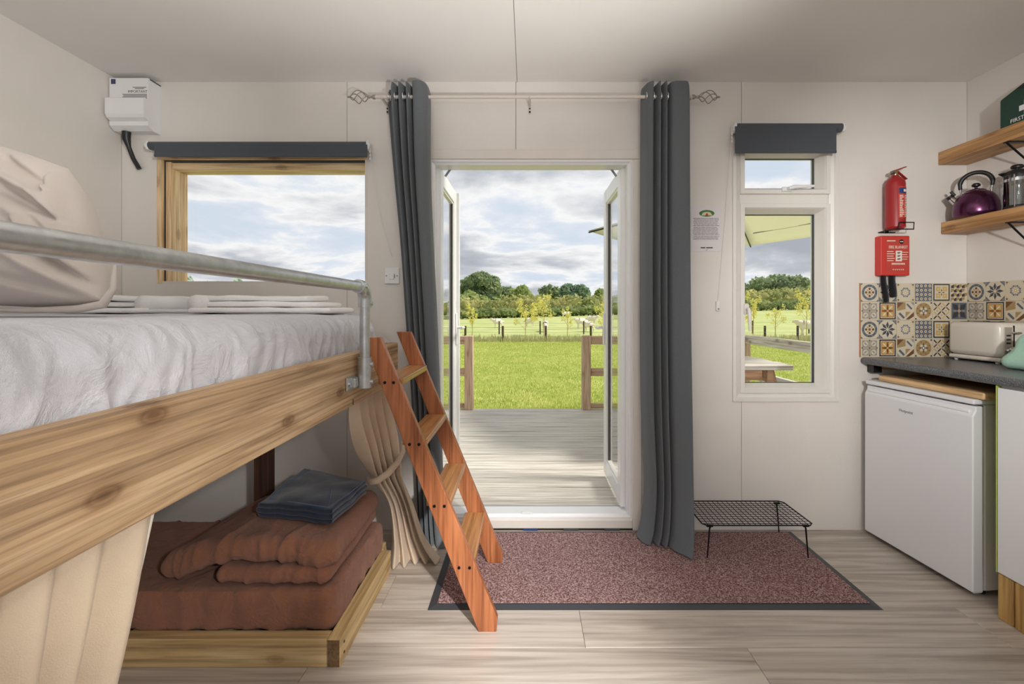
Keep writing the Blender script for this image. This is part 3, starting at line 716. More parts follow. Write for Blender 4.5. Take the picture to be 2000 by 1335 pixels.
spec = [  # name, label, px centre, top y, px width, D, material, kwargs
 ('oak_tree', 'tallest dark oak tree left of the view through the open door', 936, 531, 78, 96, 'oak_leaf', dict(n=4200, nb=13)),
 ('maple_tree', 'low yellow-green tree in front of the tallest oak', 923, 564, 60, 90, 'lime_leaf', dict(n=2000)),
 ('ash_tree', 'mid-green tree just right of the tallest oak', 985, 553, 52, 114, 'oak_leaf', dict(n=2400)),
 ('ash_tree', 'broad green tree left of the gap in the tree line', 1024, 555, 56, 104, 'lime_leaf', dict(n=2400)),
 ('poplar_tree', 'airy thin-crowned tree with sky showing through its branches', 1073, 556, 46, 108, 'oak_leaf', dict(n=1100, open_=True, base_frac=0.5)),
 ('chestnut_tree', 'round blue-green tree right of the airy thin tree', 1121, 547, 58, 98, 'blue_leaf', dict(n=3600, nb=13)),
 ('thorn_tree', 'low yellow-green tree close to the right door leaf', 1176, 564, 52, 100, 'lime_leaf', dict(n=1800)),
 ('oak_tree', 'broad dark tree seen in the small window', 1520, 531, 110, 104, 'oak_leaf', dict(n=4600, nb=15)),
 ('oak_tree', 'dark tree at the right edge of the small window', 1600, 540, 80, 124, 'blue_leaf', dict(n=2600)),
 ('thorn_tree', 'small dark tree at the left edge of the small window', 1452, 543, 44, 124, 'oak_leaf', dict(n=1500)),
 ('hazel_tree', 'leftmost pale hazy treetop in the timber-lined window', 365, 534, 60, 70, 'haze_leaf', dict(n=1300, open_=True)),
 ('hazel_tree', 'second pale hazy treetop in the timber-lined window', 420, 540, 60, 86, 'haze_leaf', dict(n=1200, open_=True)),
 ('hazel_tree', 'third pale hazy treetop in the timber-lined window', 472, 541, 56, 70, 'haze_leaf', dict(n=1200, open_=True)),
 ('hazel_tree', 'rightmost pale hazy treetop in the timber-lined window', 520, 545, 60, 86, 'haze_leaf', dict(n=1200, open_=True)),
]
for nm, lb, px, ty, wpx, D, mt, kw in spec:
    blobs_tree(nm, lb, X(px, D), D, Z(ty, D), wpx*D/FPX, mt, group=TR_, **kw)
def hedge(name, label, xa, xb, D, hfun, mat, n):
    t = thing(name, label, 'hedge', ((xa+xb)/2, D, float(gz((xa+xb)/2, D))), group='field hedges')
    mb = MB(); core = MB(); x = xa
    while x < xb:
        H = hfun(x)*(0.85+0.35*RNG.random()); z = float(gz(x, D)); w = 1.6+1.2*RNG.random()
        leaf_quads((x, D+RNG.random()*1.5, z+H*0.52), (w*0.8, 1.5, H*0.52), n, 0.30, mb, 0.75)
        bm = bmesh.new(); bmesh.ops.create_icosphere(bm, subdivisions=2, radius=1)
        for v in bm.verts:
            k = 0.85+0.15*nf(v.co.x*2+x, v.co.y*2, v.co.z*2); v.co = Vector((x+v.co.x*w*0.8*k, D+0.7+v.co.y*1.2*k, z+H*0.48+v.co.z*H*0.5*k))
        core.frombm(bm); x += w*0.62
    mk('foliage', mb, mat, t, kind='stuff', recalc=False); mk('inner_foliage', core, mat, t, smooth=180)
hedge('field_hedge', 'tall olive-green hedge across the far side of the sheep field', -32, 26, 83, lambda x: 3.3, 'hedge_leaf', 130)
hedge('field_hedge', 'yellowish hedge below the trees in the small window', 30, 74, 89, lambda x: 3.4, 'hedge_leaf', 130)
hedge('field_hedge', 'darker low hedge in front of the olive-green hedge', -32, 70, 76.5, lambda x: 1.6, 'hedge_dark', 80)
# saplings
def sapling(label, px, D, top, wid, n):
    x = X(px, D); z0 = float(gz(x, D)); H = Z(top, D)-z0
    t = thing('willow_sapling', label, 'sapling', (x, D, z0), group='young saplings between the fences')
    st = MB().tube([(x, D, z0-0.05), (x+0.03, D, z0+H*0.5), (x, D, z0+H*0.95)], [0.03, 0.02, 0.006], 5); mb = MB()
    for k in range(7):
        a = RNG.random()*2*PI; zz = z0+H*(0.25+0.09*k); e = (x+math.cos(a)*wid*0.45, D+math.sin(a)*wid*0.4, zz+H*0.24)
        st.tube([(x, D, zz), e], [0.012, 0.004], 4); leaf_quads(e, (wid*0.22, wid*0.22, H*0.12), n//8, 0.06, mb, 0.2)
    leaf_quads((x, D, z0+H*0.72), (wid*0.34, wid*0.3, H*0.28), n//4, 0.06, mb, 0.1)
    mk('stem', st, 'twig', t, smooth=60); mk('leaves', mb, 'willow_leaf', t, kind='stuff', recalc=False)
for lb, px, D, top, wd, n in (('yellow sapling just left of the left railing post', 922, 32.6, 598, 0.7, 260), ('bushy yellow-green sapling left of centre in the doorway', 1026, 31.8, 592, 1.3, 520),
        ('tall bushy yellow-green sapling right of centre in the doorway', 1062, 33.6, 583, 1.6, 620), ('thin yellow sapling between the central saplings and the right door leaf', 1108, 33, 604, 0.7, 200), ('yellow sapling hard against the right door leaf', 1177, 32.5, 594, 1.1, 420),
        ('left yellow sapling in the small window', 1471, 32.5, 580, 0.9, 380), ('thin middle yellow sapling in the small window', 1514, 32.6, 602, 1.2, 220), ('right yellow sapling in the small window', 1575, 32.2, 570, 1.2, 420)):
    sapling(lb, px, D, top, wd, n)
# sheep
def sheep_proto():
    J = [((0, 0, .62), .24), ((.28, 0, .64), .23), ((-.3, 0, .63), .24), ((.46, 0, .72), .13), ((.62, 0, .84), .095), ((.78, 0, .76), .05),      # body, chest, rump, neck, head, muzzle
         ((-.5, 0, .62), .07), ((-.55, 0, .46), .035),                                                                                         # tail
         ((.28, .13, .42), .075), ((.30, .13, .24), .042), ((.28, .13, .03), .036), ((.28, -.13, .42), .075), ((.25, -.13, .24), .042), ((.27, -.13, .03), .036),
         ((-.26, .14, .44), .10), ((-.38, .14, .27), .045), ((-.34, .14, .03), .036), ((-.3, -.14, .44), .10), ((-.42, -.14, .27), .045), ((-.38, -.14, .03), .036),
         ((.58, .13, .88), .03), ((.58, -.13, .88), .03)]
    E = [(0, 1), (0, 2), (1, 3), (3, 4), (4, 5), (2, 6), (6, 7), (1, 8), (8, 9), (9, 10), (1, 11), (11, 12), (12, 13), (2, 14), (14, 15), (15, 16), (2, 17), (17, 18), (18, 19), (4, 20), (4, 21)]
    me = bpy.data.meshes.new('sheep'); me.from_pydata([j[0] for j in J], E, []); me.materials.append(M['wool'])
    o = bpy.data.objects.new('sheep', me); COL.objects.link(o)
    o.modifiers.new('skin', 'SKIN')
    for v, j in zip(me.skin_vertices[0].data, J): v.radius = (j[1], j[1])
    me.skin_vertices[0].data[0].use_root = True
    s = o.modifiers.new('sub', 'SUBSURF'); s.levels = 1; s.render_levels = 1
    dg = bpy.context.evaluated_depsgraph_get(); m2 = bpy.data.meshes.new_from_object(o.evaluated_get(dg))
    bpy.data.objects.remove(o)
    for p in m2.polygons: p.use_smooth = True
    m2.materials.clear(); m2.materials.append(M['wool']); return m2
SHM = sheep_proto()
for lb, px, py, D, rz, sc in (('white sheep left of the central saplings in the doorway', 973, 634, 42, 3.3, 1.0), ('sheep behind the left central sapling', 1035, 630, 44, -0.3, 1.0),
        ('sheep behind the dark fence post between the central saplings', 1065, 645, 37, 1.5, 1.0), ('farthest tiny white sheep near the hedge', 1104, 616, 70, 0.4, 1.05),
        ('left sheep of the three by the right railing post', 1136, 641, 40, 3.4, 1.1), ('upper sheep of the three by the right railing post', 1155, 632, 46, -0.5, 1.1),
        ('lower right sheep of the three by the right railing post', 1149, 648, 37, 2.6, 1.0), ('large white sheep at the right edge of the small window', 1578, 652, 33.2, 2.9, 1.35)):
    o = bpy.data.objects.new('sheep', SHM); COL.objects.link(o); x = X(px, D); o.location = (x, D, float(gz(x, D))-0.02); o.rotation_euler = (0, 0, rz); o.scale = (sc,)*3
    setp(o, lb, 'sheep', 'sheep grazing in the field')

# ================================================================== BEDS
BX = -0.635                                                # outer face of the upper side beam
def upper_bed():
    t = thing('bunk_bed', 'raised double bunk bed frame of rough brown timber', 'bed', (-1.45, 1.2, 0))
    mk('side_beam', MB().box(BX-0.046, BX, 0.12, 2.235, 0.882, 1.07, 0.004, seg=2), 'beam_wood', t)
    mk('end_beam', MB().box(-2.262, BX-0.048, 2.19, 2.235, 0.882, 1.07, 0.004), 'beam_wood_x', t)
    mk('end_beam', MB().box(-2.262, BX-0.048, 0.12, 0.165, 0.882, 1.07, 0.004), 'beam_wood_x', t)
    mk('wall_beam', MB().box(-2.262, -2.216, 0.166, 2.189, 0.882, 1.07, 0.004), 'beam_wood', t)
    for k in range(9): mk('slat', MB().box(-2.214, BX-0.05, 0.2+k*0.225, 0.29+k*0.225, 0.93, 0.95, 0.002), 'pale_timber_x', t)
    mk('leg', MB().box(-1.345, -1.275, 2.236, 2.30, 0.0, 1.0, 0.003), 'dark_post', t)
    mk('leg', MB().box(-2.262, -2.19, 0.05, 0.118, 0.0, 1.0, 0.003), 'dark_post', t)
    mk('leg', MB().box(-2.262, -2.19, 2.236, 2.30, 0.0, 1.0, 0.003), 'dark_post', t)
    mk('bolt_slot', MB().box(BX-0.002, BX+0.001, 1.655, 1.661, 0.885, 0.905), 'black_metal', t)
upper_bed()
def ridge(x, y, z): return max(0.0, 1-abs(nf(x, y, z))*3.2)**1.5
def d_sheet(w, n):
    if n[2] > 0.9 and w[0] < -0.8: return 0.004*nf(w[0]*5, w[1]*5, 1)
    k = 0.35+0.65*max(0, min(1, (1.215-w[2])*7))
    a = ridge(w[0]*2, w[1]*9+w[2]*2.5, w[2]*2.2+3); b = ridge(7.7, w[1]*21-w[2]*5, w[2]*4+1); c = nf(3, w[1]*45, w[2]*9)
    return k*(0.015*a+0.008*b+0.003*c)-0.008
mt = thing('mattress', 'thick mattress in a wrinkled white fitted sheet on the upper bunk', 'mattress', (-1.45, 1.2, 0.952))
mk('fitted_sheet', soft_box(-2.21, -0.70, 0.175, 2.17, 0.953, 1.213, 0.085, (24, 300, 34), d_sheet), 'sheet_white', mt, smooth=180)
# pillow propped up at the left
CREASE = [((0.74, 0.71), (0.90, 0.64), 0.035, 0.020), ((0.90, 0.64), (0.94, 0.52), 0.03, 0.018), ((0.96, 0.90), (0.94, 0.71), 0.02, 0.020), ((0.94, 0.71), (0.95, 0.54), 0.02, 0.020), ((0.73, 0.62), (0.92, 0.52), 0.04, -0.022), ((0.985, 0.80), (0.965, 0.5), 0.02, -0.014), ((0.72, 0.86), (0.90, 0.74), 0.05, -0.020), ((0.74, 0.40), (0.975, 0.10), 0.04, -0.030), ((0.80, 0.44), (0.985, 0.16), 0.03, 0.020), ((0.62, 0.30), (0.93, 0.06), 0.04, 0.016), ((0.55, 0.12), (0.95, 0.04), 0.03, -0.016), ((0.88, 0.50), (0.98, 0.34), 0.03, 0.016), ((0.5, 0.6), (0.75, 0.5), 0.05, 0.014)]
def crease(u, v):
    t = 0.0
    for (a, b, w, h) in CREASE:
        dx, dy = b[0]-a[0], b[1]-a[1]; k = max(0, min(1, ((u-a[0])*dx+(v-a[1])*dy)/(dx*dx+dy*dy)))
        d = math.hypot(u-a[0]-k*dx, v-a[1]-k*dy); t += h*math.exp(-(d/(w*0.8))**2)*1.3*(0.4+0.6*math.sin(PI*min(1, max(0, 0.15+0.7*k))))
    return t
def pillow_mesh(c00, c10, c11, c01, T, n=80, seed=0.0, wr=0.012):
    c00, c10, c11, c01 = [np.array(c, float) for c in (c00, c10, c11, c01)]
    nrm = np.cross(c10-c00, c01-c00); nrm /= np.linalg.norm(nrm)
    mb = MB()
    for sg in (1, -1):
        A = np.zeros((n+1, n+1, 3))
        for i in range(n+1):
            for j in range(n+1):
                s, q = -1+2*i/n, -1+2*j/n
                s2 = s*math.sqrt(max(0, 1-0.13*q*q))*1.0; q2 = q*math.sqrt(max(0, 1-0.13*s*s))
                u, v = (s2+1)/2, (q2+1)/2
                p = c00*(1-u)*(1-v)+c10*u*(1-v)+c11*u*v+c01*(1-u)*v
                th = T*(max(0, 1-s**4)**0.6)*(max(0, 1-q**4)**0.6)
                edge = min(1.0, th/T*1.5)
                w = wr*edge*(nf(u*3+seed, v*3, sg*2.0)*1.5+nf(u*9+seed, v*5, sg*3.0+4))
                r = wr*2.2*edge*max(0, 0.35-abs(nf(u*2.2+v*1.5+seed, v*2.2-u, 7.0+sg)))
                A[i, j] = p+nrm*sg*(th+w+r+edge*(crease(u, v) if sg > 0 else 0))
        mb.grid(A)
    return mb
def weld(o, d=0.0015):
    bm = bmesh.new(); bm.from_mesh(o.data); bmesh.ops.remove_doubles(bm, verts=bm.verts, dist=d); bmesh.ops.recalc_face_normals(bm, faces=bm.faces); bm.to_mesh(o.data); bm.free()
pl = thing('pillow', 'large off-white pillow propped up at the left behind the metal rail', 'pillow', (-1.3, 1.05, 1.215))
o = mk('pillowcase', pillow_mesh((-1.40, 1.06, 1.242), (-0.955, 1.05, 1.236), (-1.17, 1.17, 1.60), (-1.55, 1.19, 1.70), 0.10, wr=0.008), 'pillow_white', pl, smooth=180); weld(o)
mk('flange', MB().tube([(-1.32, 1.045, 1.232), (-1.15, 1.04, 1.229), (-1.03, 1.042, 1.232), (-0.975, 1.046, 1.243), (-0.957, 1.052, 1.28), (-0.966, 1.066, 1.34)], [0.003, 0.006, 0.009, 0.010, 0.007, 0.003], 8), 'pillow_white', pl, smooth=180)
# folded towels at the far side of the mattress
def towel(label, xa, xb, y0, y1, z, th, flip):
    t = thing('folded_towel', label, 'towel', ((xa+xb)/2, (y0+y1)/2, z), group='folded towels on the upper bunk')
    n = 3; h = th/n
    for k in range(n):
        ins = 0.02*k*(0.3+RNG.random())
        a, b = (xa, xb-0.16*k/n) if flip else (xa+ins, xb-ins)
        sh = lambda w: np.array([w[0], w[1], w[2]+0.012*nf(w[0]*5, w[1]*5, k)*(w[2]-z)/th])
        mk('fold', soft_box(a, b, y0+ins, y1-ins*0.5, z+k*h, z+(k+1)*h-0.001, h*0.49, (26, 10, 4), lambda w, n: 0.003*nf(w[0]*14, w[1]*14, w[2]*20), sh), 'towel_white', t, smooth=180)
    xx = xa if flip else xb                                # rolled outer fold
    s = 1 if flip else -1
    mk('fold', MB().tube([(xx+s*0.03, y0+0.01, z+th*0.52), (xx+s*0.03, y1-0.02, z+th*0.5)], th*0.5, 12), 'towel_white', t, smooth=180)
towel('folded white towel next to the propped pillow', X(170, 1.95), X(346, 1.95), 1.80, 2.08, 1.217, 0.070, False)
towel('folded white towel in the middle of the mattress under the window', X(415, 1.95), X(672, 1.95), 1.80, 2.08, 1.217, 0.072, True)
# galvanised rail
def rail():
    rx, rz, ry = -0.60, 1.314, 1.68; r = 0.0182
    t = thing('bed_guard_rail', 'galvanised steel pipe guard rail along the upper bunk', 'rail', (rx, ry, 0.94))
    mk('pipe', MB().tube([(rx, 0.10, rz), (rx, ry-0.045, rz)], r, 24), 'galvanised', t, smooth=40)
    mk('post_pipe', MB().tube([(rx, ry, 0.95), (rx, ry, rz-0.045)], r, 24), 'galvanised', t, smooth=40)
    el = mk('elbow', MB().tube([(rx, ry-0.07, rz), (rx, ry-0.045, rz)]+[(rx, ry-0.045+0.045*math.sin(a), rz-0.045+0.045*math.cos(a)) for a in np.linspace(0.15, PI/2-0.15, 7)]+[(rx, ry, rz-0.045), (rx, ry, rz-0.075)], 0.0245, 24), 'galvanised', t, smooth=40)
    mk('set_screw', MB().tube([(rx+0.02, ry-0.05, rz+0.0), (rx+0.03, ry-0.05, rz+0.0)], 0.007, 8), 'galvanised', el)
    mk('set_screw', MB().tube([(rx+0.02, ry, rz-0.06), (rx+0.031, ry, rz-0.06)], 0.007, 8), 'galvanised', el)
    br = mk('bracket', MB().tube([(rx, ry, 0.944), (rx, ry, 1.056)], 0.0255, 24).box(BX+0.0005, BX+0.008, 1.585, 1.66, 0.945, 0.992, 0.003).box(BX+0.001, BX+0.02, 1.625, 1.66, 0.950, 0.986, 0.004).box(BX+0.001, BX+0.012, 1.655, ry+0.02, 0.952, 0.986, 0.003), 'galvanised', t, smooth=35)
    for zz in (0.965, 1.03): mk('set_screw', MB().tube([(rx+0.02, ry-0.004, zz), (rx+0.034, ry-0.004, zz)], 0.009, 8), 'galvanised', br)
    mk('screw', MB().tube([(BX+0.008, 1.605, 0.968), (BX+0.012, 1.605, 0.968)], 0.008, 10), 'chrome', br)
    # the near end: a second post and elbow
    mk('post_pipe', MB().tube([(rx, 0.09, 0.95), (rx, 0.09, rz)], r, 20), 'galvanised', t, smooth=40)
rail()
# ladder
def ladder():
    t = thing('bunk_ladder', 'red-brown stained wooden ladder leaning on the upper bunk', 'ladder', (-0.3, 1.98, 0))
    k = 0.395
    Lx = lambda z: -0.187-k*z
    Rx = lambda z: -0.118-k*z
    sr = []
    for y, zf in ((1.754, 0.0), (2.207, 0.0115)):
        poly = [(Lx(zf), zf), (Rx(zf), zf), (Rx(zf)+0.004, 0.05), (Rx(1.125), 1.125), (Lx(1.125), 1.125)]
        o = mk('stringer', MB().prism(poly, y-0.0145, y+0.0145, 'y'), 'ladder_wood', t)
        b = o.modifiers.new('edge', 'BEVEL'); b.width = 0.003; b.segments = 2
        sr.append(o)
    for i, z in enumerate((0.258, 0.493, 0.729, 0.965)):
        o = mk('tread', MB().box(Lx(z)-0.012, Rx(z)+0.016, 1.7695, 2.1915, z-0.026, z, 0.004, seg=2), 'tread_wood', t)
        for f in (0.26, 0.72):
            bx = Lx(z-0.012)*(1-f)+(-0.114-0.417*(z-0.062))*f
            mk('bolt', MB().tube([(bx, 1.7365, z-0.012), (bx, 1.740, z-0.012)], 0.006, 8), 'black_metal', sr[0])
            mk('bolt', MB().tube([(bx, 2.2215, z-0.012), (bx, 2.225, z-0.012)], 0.006, 8), 'black_metal', sr[1])
ladder()
# lower bunk
def lower_bed():
    t = thing('low_bed', 'low single bed base of pale timber under the bunk', 'bed', (-1.4, 1.9, 0))
    b1 = mk('side_rail', MB().box(-0.69, -0.644, 1.566, 2.15, 0.0, 0.097, 0.003, seg=2), 'pale_timber_y', t)
    mk('end_grain', MB().box(-0.6875, -0.6465, 1.5652, 1.567, 0.0025, 0.0945), 'end_grain', b1)
    for zz in (0.03, 0.066): mk('screw', MB().tube([(-0.645, 1.60, zz), (-0.6425, 1.60, zz)], 0.0045, 8), 'black_metal', b1)
    mk('front_rail', MB().box(-2.262, -0.691, 1.567, 1.613, 0.0, 0.097, 0.003, seg=2), 'pale_timber_x', t)
    mk('back_rail', MB().box(-2.262, -0.691, 2.185, 2.23, 0.0, 0.097, 0.003), 'pale_timber_x', t)
    for k in range(6): mk('slat', MB().box(-2.2+k*0.26, -2.1+k*0.26, 1.614, 2.184, 0.06, 0.078), 'pale_timber_y', t)
lower_bed()
def d_rust(w, n): return (0.010*ridge(w[0]*8, w[1]*8+3, w[2]*2)+0.005*ridge(w[0]*19, w[1]*19, w[2]*4))*(1 if n[2] < 0.8 else 0.3)+0.003*nf(w[0]*12, w[1]*12, w[2]*8)-0.004
lm = thing('mattress', 'low mattress in a rust-brown sheet under the bunk', 'mattress', (-1.4, 1.9, 0.08))
mk('fitted_sheet', soft_box(-2.25, -0.691, 1.615, 2.18, 0.0795, 0.232, 0.035, (110, 50, 14), d_rust), 'rust_sheet', lm, smooth=180)
def d_duvet(w, n):
    f = max(0, min(1, (1.82-w[1])*6))
    return 0.016*nf(w[0]*4, w[1]*4, w[2]*4)+0.016*ridge(w[0]*9, w[1]*3, w[2]*3)*(0.15+0.85*f)+0.007*ridge(w[0]*22, w[1]*5, w[2]*6)*f
du = thing('folded_duvet', 'plump folded rust-brown duvet on the low mattress', 'duvet', (-1.0, 1.95, 0.236))
def sh_d(w):
    w = np.array(w); f = (w[1]-1.64)/0.53
    w[0] = w[0]+(-0.05*(1-f) if w[0] < -1.0 else 0.0)
    w[2] += 0.02*math.sin(max(0, min(1, (w[0]+1.28)/0.58))*PI) - (0.045*max(0, (-1.1-w[0])/0.2))
    return w
mk('top_fold', soft_box(-1.29, -0.70, 1.645, 2.165, 0.291, 0.380, 0.044, (90, 50, 14), d_duvet, sh_d), 'rust_sheet', du, smooth=180)
mk('under_fold', soft_box(-1.12, -0.71, 1.635, 2.165, 0.2445, 0.297, 0.026, (80, 40, 10), lambda w, n: 0.5*d_duvet(w, n)), 'rust_sheet', du, smooth=180)
# navy blanket
nb = thing('folded_blanket', 'dark navy folded blanket lying on the rust-brown duvet', 'blanket', (-0.88, 1.95, 0.39))
Q = [np.array(c) for c in ((-1.075, 1.80), (-0.745, 1.735), (-0.695, 1.985), (-1.06, 2.16))]
def qmap(u, v, z): p = Q[0]*(1-u)*(1-v)+Q[1]*u*(1-v)+Q[2]*u*v+Q[3]*(1-u)*v; return np.array([p[0], p[1], z])
def sh_b(w): return qmap(w[0], w[1], 0)+np.array([0, 0, w[2]+0.010*math.sin(w[0]*PI)*math.sin(w[1]*PI)+0.012*nf(w[0]*3, w[1]*3, 2.0)+0.02*w[1]])
for k, (a, b) in enumerate(((0.411, 0.430), (0.429, 0.450), (0.449, 0.467))):
    i = 0.0 if k == 1 else 0.02
    mb = soft_box(i, 1-i*0.4, i*0.5, 1-i, a, b, 0.009, (30, 30, 4), lambda w, n: 0.002*nf(w[0]*20, w[1]*20, w[2]*20), sh_b)
    mk('fold', mb, 'navy_blanket', nb, smooth=180)
def seamline(pts): return MB().tube([tuple(sh_b(np.array([u, v, 0.470]))) for u, v in pts], 0.0018, 5)
mk('seam', seamline([(0.13, 0.95), (0.1, 0.5), (0.09, 0.12), (0.5, 0.06), (0.93, 0.05)]), 'navy_piping', nb)
mk('seam', seamline([(0.72, 0.5), (0.82, 0.3), (0.93, 0.05), (0.97, 0.5), (0.98, 0.95)]), 'navy_piping', nb)

# ================================================================== CURTAINS
def solid(o, t): s = o.modifiers.new('thickness', 'SOLIDIFY'); s.thickness = t; s.offset = 0
def grey_curtain(label, rows, s, d, dfun, rings, pole_z):
    t = thing('door_curtain', label, 'curtain', (np.mean([rows[-1][1], rows[-1][2]]), 2.44, 0.0), group='grey door curtains')
    R = []
    for zz, xl, xr, amp, sh in rows:
        R.append([((xl+(xr-xl)*a)*(1+dfun(a)*sh/2.445), 2.445+amp*b+dfun(a)*sh, zz) for a, b in zip(s, d)])
    o = mk('fabric', MB().grid(sheet(R, 150, 60)), 'curtain_grey', t, smooth=180); solid(o, 0.003)
    for rx in rings:
        pts = [(rx, 2.447+0.024*math.cos(a), pole_z+0.024*math.sin(a)) for a in np.linspace(0, 2*PI, 19)]
        mk('eyelet', MB().tube(pts, 0.004, 6, cap=False), 'chrome', t, smooth=60)
PZ = 2.374
xs_ = lambda px, D=2.445: X(px, D)
grey_curtain('charcoal eyelet curtain drawn back beside the wooden ladder',
    [(2.44, xs_(754), xs_(834), 1.0, 0), (2.36, xs_(752), xs_(838), 1.0, 0), (2.0, xs_(763), xs_(838), 0.9, 0), (1.6, xs_(777), xs_(844), 0.85, 0), (1.22, xs_(787), xs_(851), 0.8, 0), (0.8, xs_(798), xs_(857), 0.8, 0), (0.35, xs_(808), xs_(863), 0.8, 0), (0.06, xs_(812), xs_(870), 0.9, 0.6), (0.006, xs_(812), xs_(876), 1.0, 1.0)],
    [0, .10, .19, .29, .36, .47, .53, .62, .68, .85, .97, 1], [.06, .05, -.03, .035, -.035, .035, -.035, .035, -.035, -.045, -.02, .04], lambda a: -0.03-0.04*a, [xs_(760), xs_(772), xs_(788), xs_(800), xs_(812), xs_(828)], PZ)
grey_curtain('charcoal eyelet curtain beside the paper notice, trailing on the doormat',
    [(2.44, xs_(1258), xs_(1343), 1.0, 0), (2.36, xs_(1256), xs_(1346), 1.0, 0), (1.9, xs_(1255), xs_(1347), 0.95, 0), (1.22, xs_(1254), xs_(1349), 0.9, 0), (0.7, xs_(1256), xs_(1352), 0.9, 0.05), (0.3, xs_(1262), xs_(1354), 0.9, 0.3), (0.10, xs_(1256), xs_(1355), 1.0, 0.75), (0.016, xs_(1247), xs_(1352), 1.1, 1.0)],
    [0, .07, .18, .24, .33, .38, .47, .53, .60, .8, .96, 1], [.05, -.02, -.035, .035, -.04, .03, -.04, .03, -.03, -.04, -.03, .03], lambda a: -0.05-0.16*a*a, [xs_(1262), xs_(1276), xs_(1290), xs_(1303), xs_(1322), xs_(1342)], PZ)
# pole
def pole():
    t = thing('curtain_pole', 'slim white curtain pole with twisted cage ends above the door', 'curtain pole', (0.0, 2.445, PZ))
    xa, xb = X(740, 2.445), X(1352, 2.445)
    mk('rod', MB().tube([(xa-0.02, 2.447, PZ), (xb, 2.447, PZ)], 0.0095, 14), 'pole_paint', t, smooth=40)
    for s, x in ((-1, xa-0.02), (1, xb)):
        f = mk('finial', MB().lathe([(0.012, 0), (0.012, 0.012), (0.006, 0.018), (0.006, 0.03), (0.009, 0.034), (0.004, 0.04)], (0, 0, 0), 14).xf(Matrix.Rotation(s*PI/2, 3, 'Y'), (x, 2.447, PZ)), 'finial_paint', t, smooth=40)
        L = 0.10
        for k in range(4):
            pts = []
            for i in range(15):
                u = i/14; a = k*PI/2+u*PI*1.1; r = 0.032*math.sin(u*PI)**0.8+0.001
                pts.append((x+s*(0.036+L*u), 2.447+r*math.cos(a), PZ+r*math.sin(a)))
            mk('cage_wire', MB().tube(pts, 0.0026, 5), 'finial_paint', f, smooth=60)
        mk('tip', MB().lathe([(0.001, 0), (0.005, 0.004), (0.004, 0.012), (0.001, 0.016)], (0, 0, 0), 10).xf(Matrix.Rotation(s*PI/2, 3, 'Y'), (x+s*(0.036+L), 2.447, PZ)), 'finial_paint', f, smooth=40)
    for x in (xs_(746), X(1035, 2.445), xs_(1350)):
        b = mk('bracket', MB().tube([(x, 2.455, PZ-0.004), (x, WY-0.003, PZ-0.004)], 0.006, 10).box(x-0.006, x+0.006, WY-0.006, WY-0.0005, PZ-0.05, PZ+0.02, 0.002).tube(arc((2.447, PZ), 0.012, PI, 2*PI, 8, 'yz', x), 0.004, 6), 'pole_paint', t, smooth=40)
        mk('screw', MB().tube([(x, WY-0.009, PZ-0.04), (x, WY-0.006, PZ-0.04)], 0.005, 8), 'black_metal', b)
        mk('screw', MB().tube([(x, WY-0.011, PZ-0.022), (x, WY-0.006, PZ-0.022)], 0.004, 8), 'black_metal', b)
pole()
# beige bunk curtains
def beige(label, rows, nf_, tie=None, nv=70, hem=None):
    A0 = rows[-1]; t = thing('bunk_curtain', label, 'curtain', (A0[1][0], A0[1][1], 0.0), group='beige bunk curtains')
    R = []
    for zz, A, B, amp in rows:
        A, B = np.array(A), np.array(B); d = B-A; L = np.linalg.norm(d); n = np.array([d[1], -d[0]])/L; r = []
        m = 2*nf_+1
        for i in range(m):
            u = i/(m-1); p = A+d*u+n*amp*(1 if i % 2 else -1)*(0.7+0.3*math.sin(i*2.3))
            r.append((p[0], p[1], zz))
        R.append(r)
    G = sheet(R, 30*nf_//2+31, nv)
    o = mk('fabric', MB().grid(G), 'curtain_beige', t, smooth=180); solid(o, 0.0025)
    if hem: 
        e = G[:, -1]; mk('hem', MB().tube([tuple(p) for p in e[::3]], 0.005, 6), 'hem_cream', t, smooth=60)
    if tie: mk('tie_band', MB().tube(tie, [0.010, 0.013, 0.015, 0.016, 0.014, 0.012, 0.007], 10), 'curtain_beige', t, smooth=60)
beige('beige linen bunk curtain tied back behind the ladder',
    [(0.877, (-0.668, 1.725), (-0.668, 2.18), 0.012), (0.78, (-0.675, 1.76), (-0.66, 2.18), 0.02), (0.64, (-0.70, 1.90), (-0.635, 2.18), 0.03), (0.50, (-0.715, 2.06), (-0.605, 2.17), 0.03), (0.44, (-0.70, 2.09), (-0.60, 2.175), 0.028), (0.30, (-0.66, 2.165), (-0.555, 2.195), 0.03), (0.12, (-0.65, 2.185), (-0.50, 2.22), 0.035), (0.004, (-0.665, 2.185), (-0.425, 2.235), 0.04)], 5,
    tie=[(-0.735, 2.10, 0.455), (-0.715, 2.06, 0.452), (-0.68, 2.055, 0.458), (-0.64, 2.09, 0.48), (-0.605, 2.125, 0.52), (-0.59, 2.16, 0.56), (-0.60, 2.19, 0.60)])
beige('beige linen bunk curtain in the near left corner, edged with a pale hem',
    [(0.877, (-0.664, 0.20), (-0.664, 0.815), 0.016), (0.7, (-0.65, 0.19), (-0.658, 0.755), 0.026), (0.3, (-0.645, 0.18), (-0.655, 0.60), 0.032), (0.003, (-0.645, 0.17), (-0.655, 0.49), 0.034)], 8, hem=True)

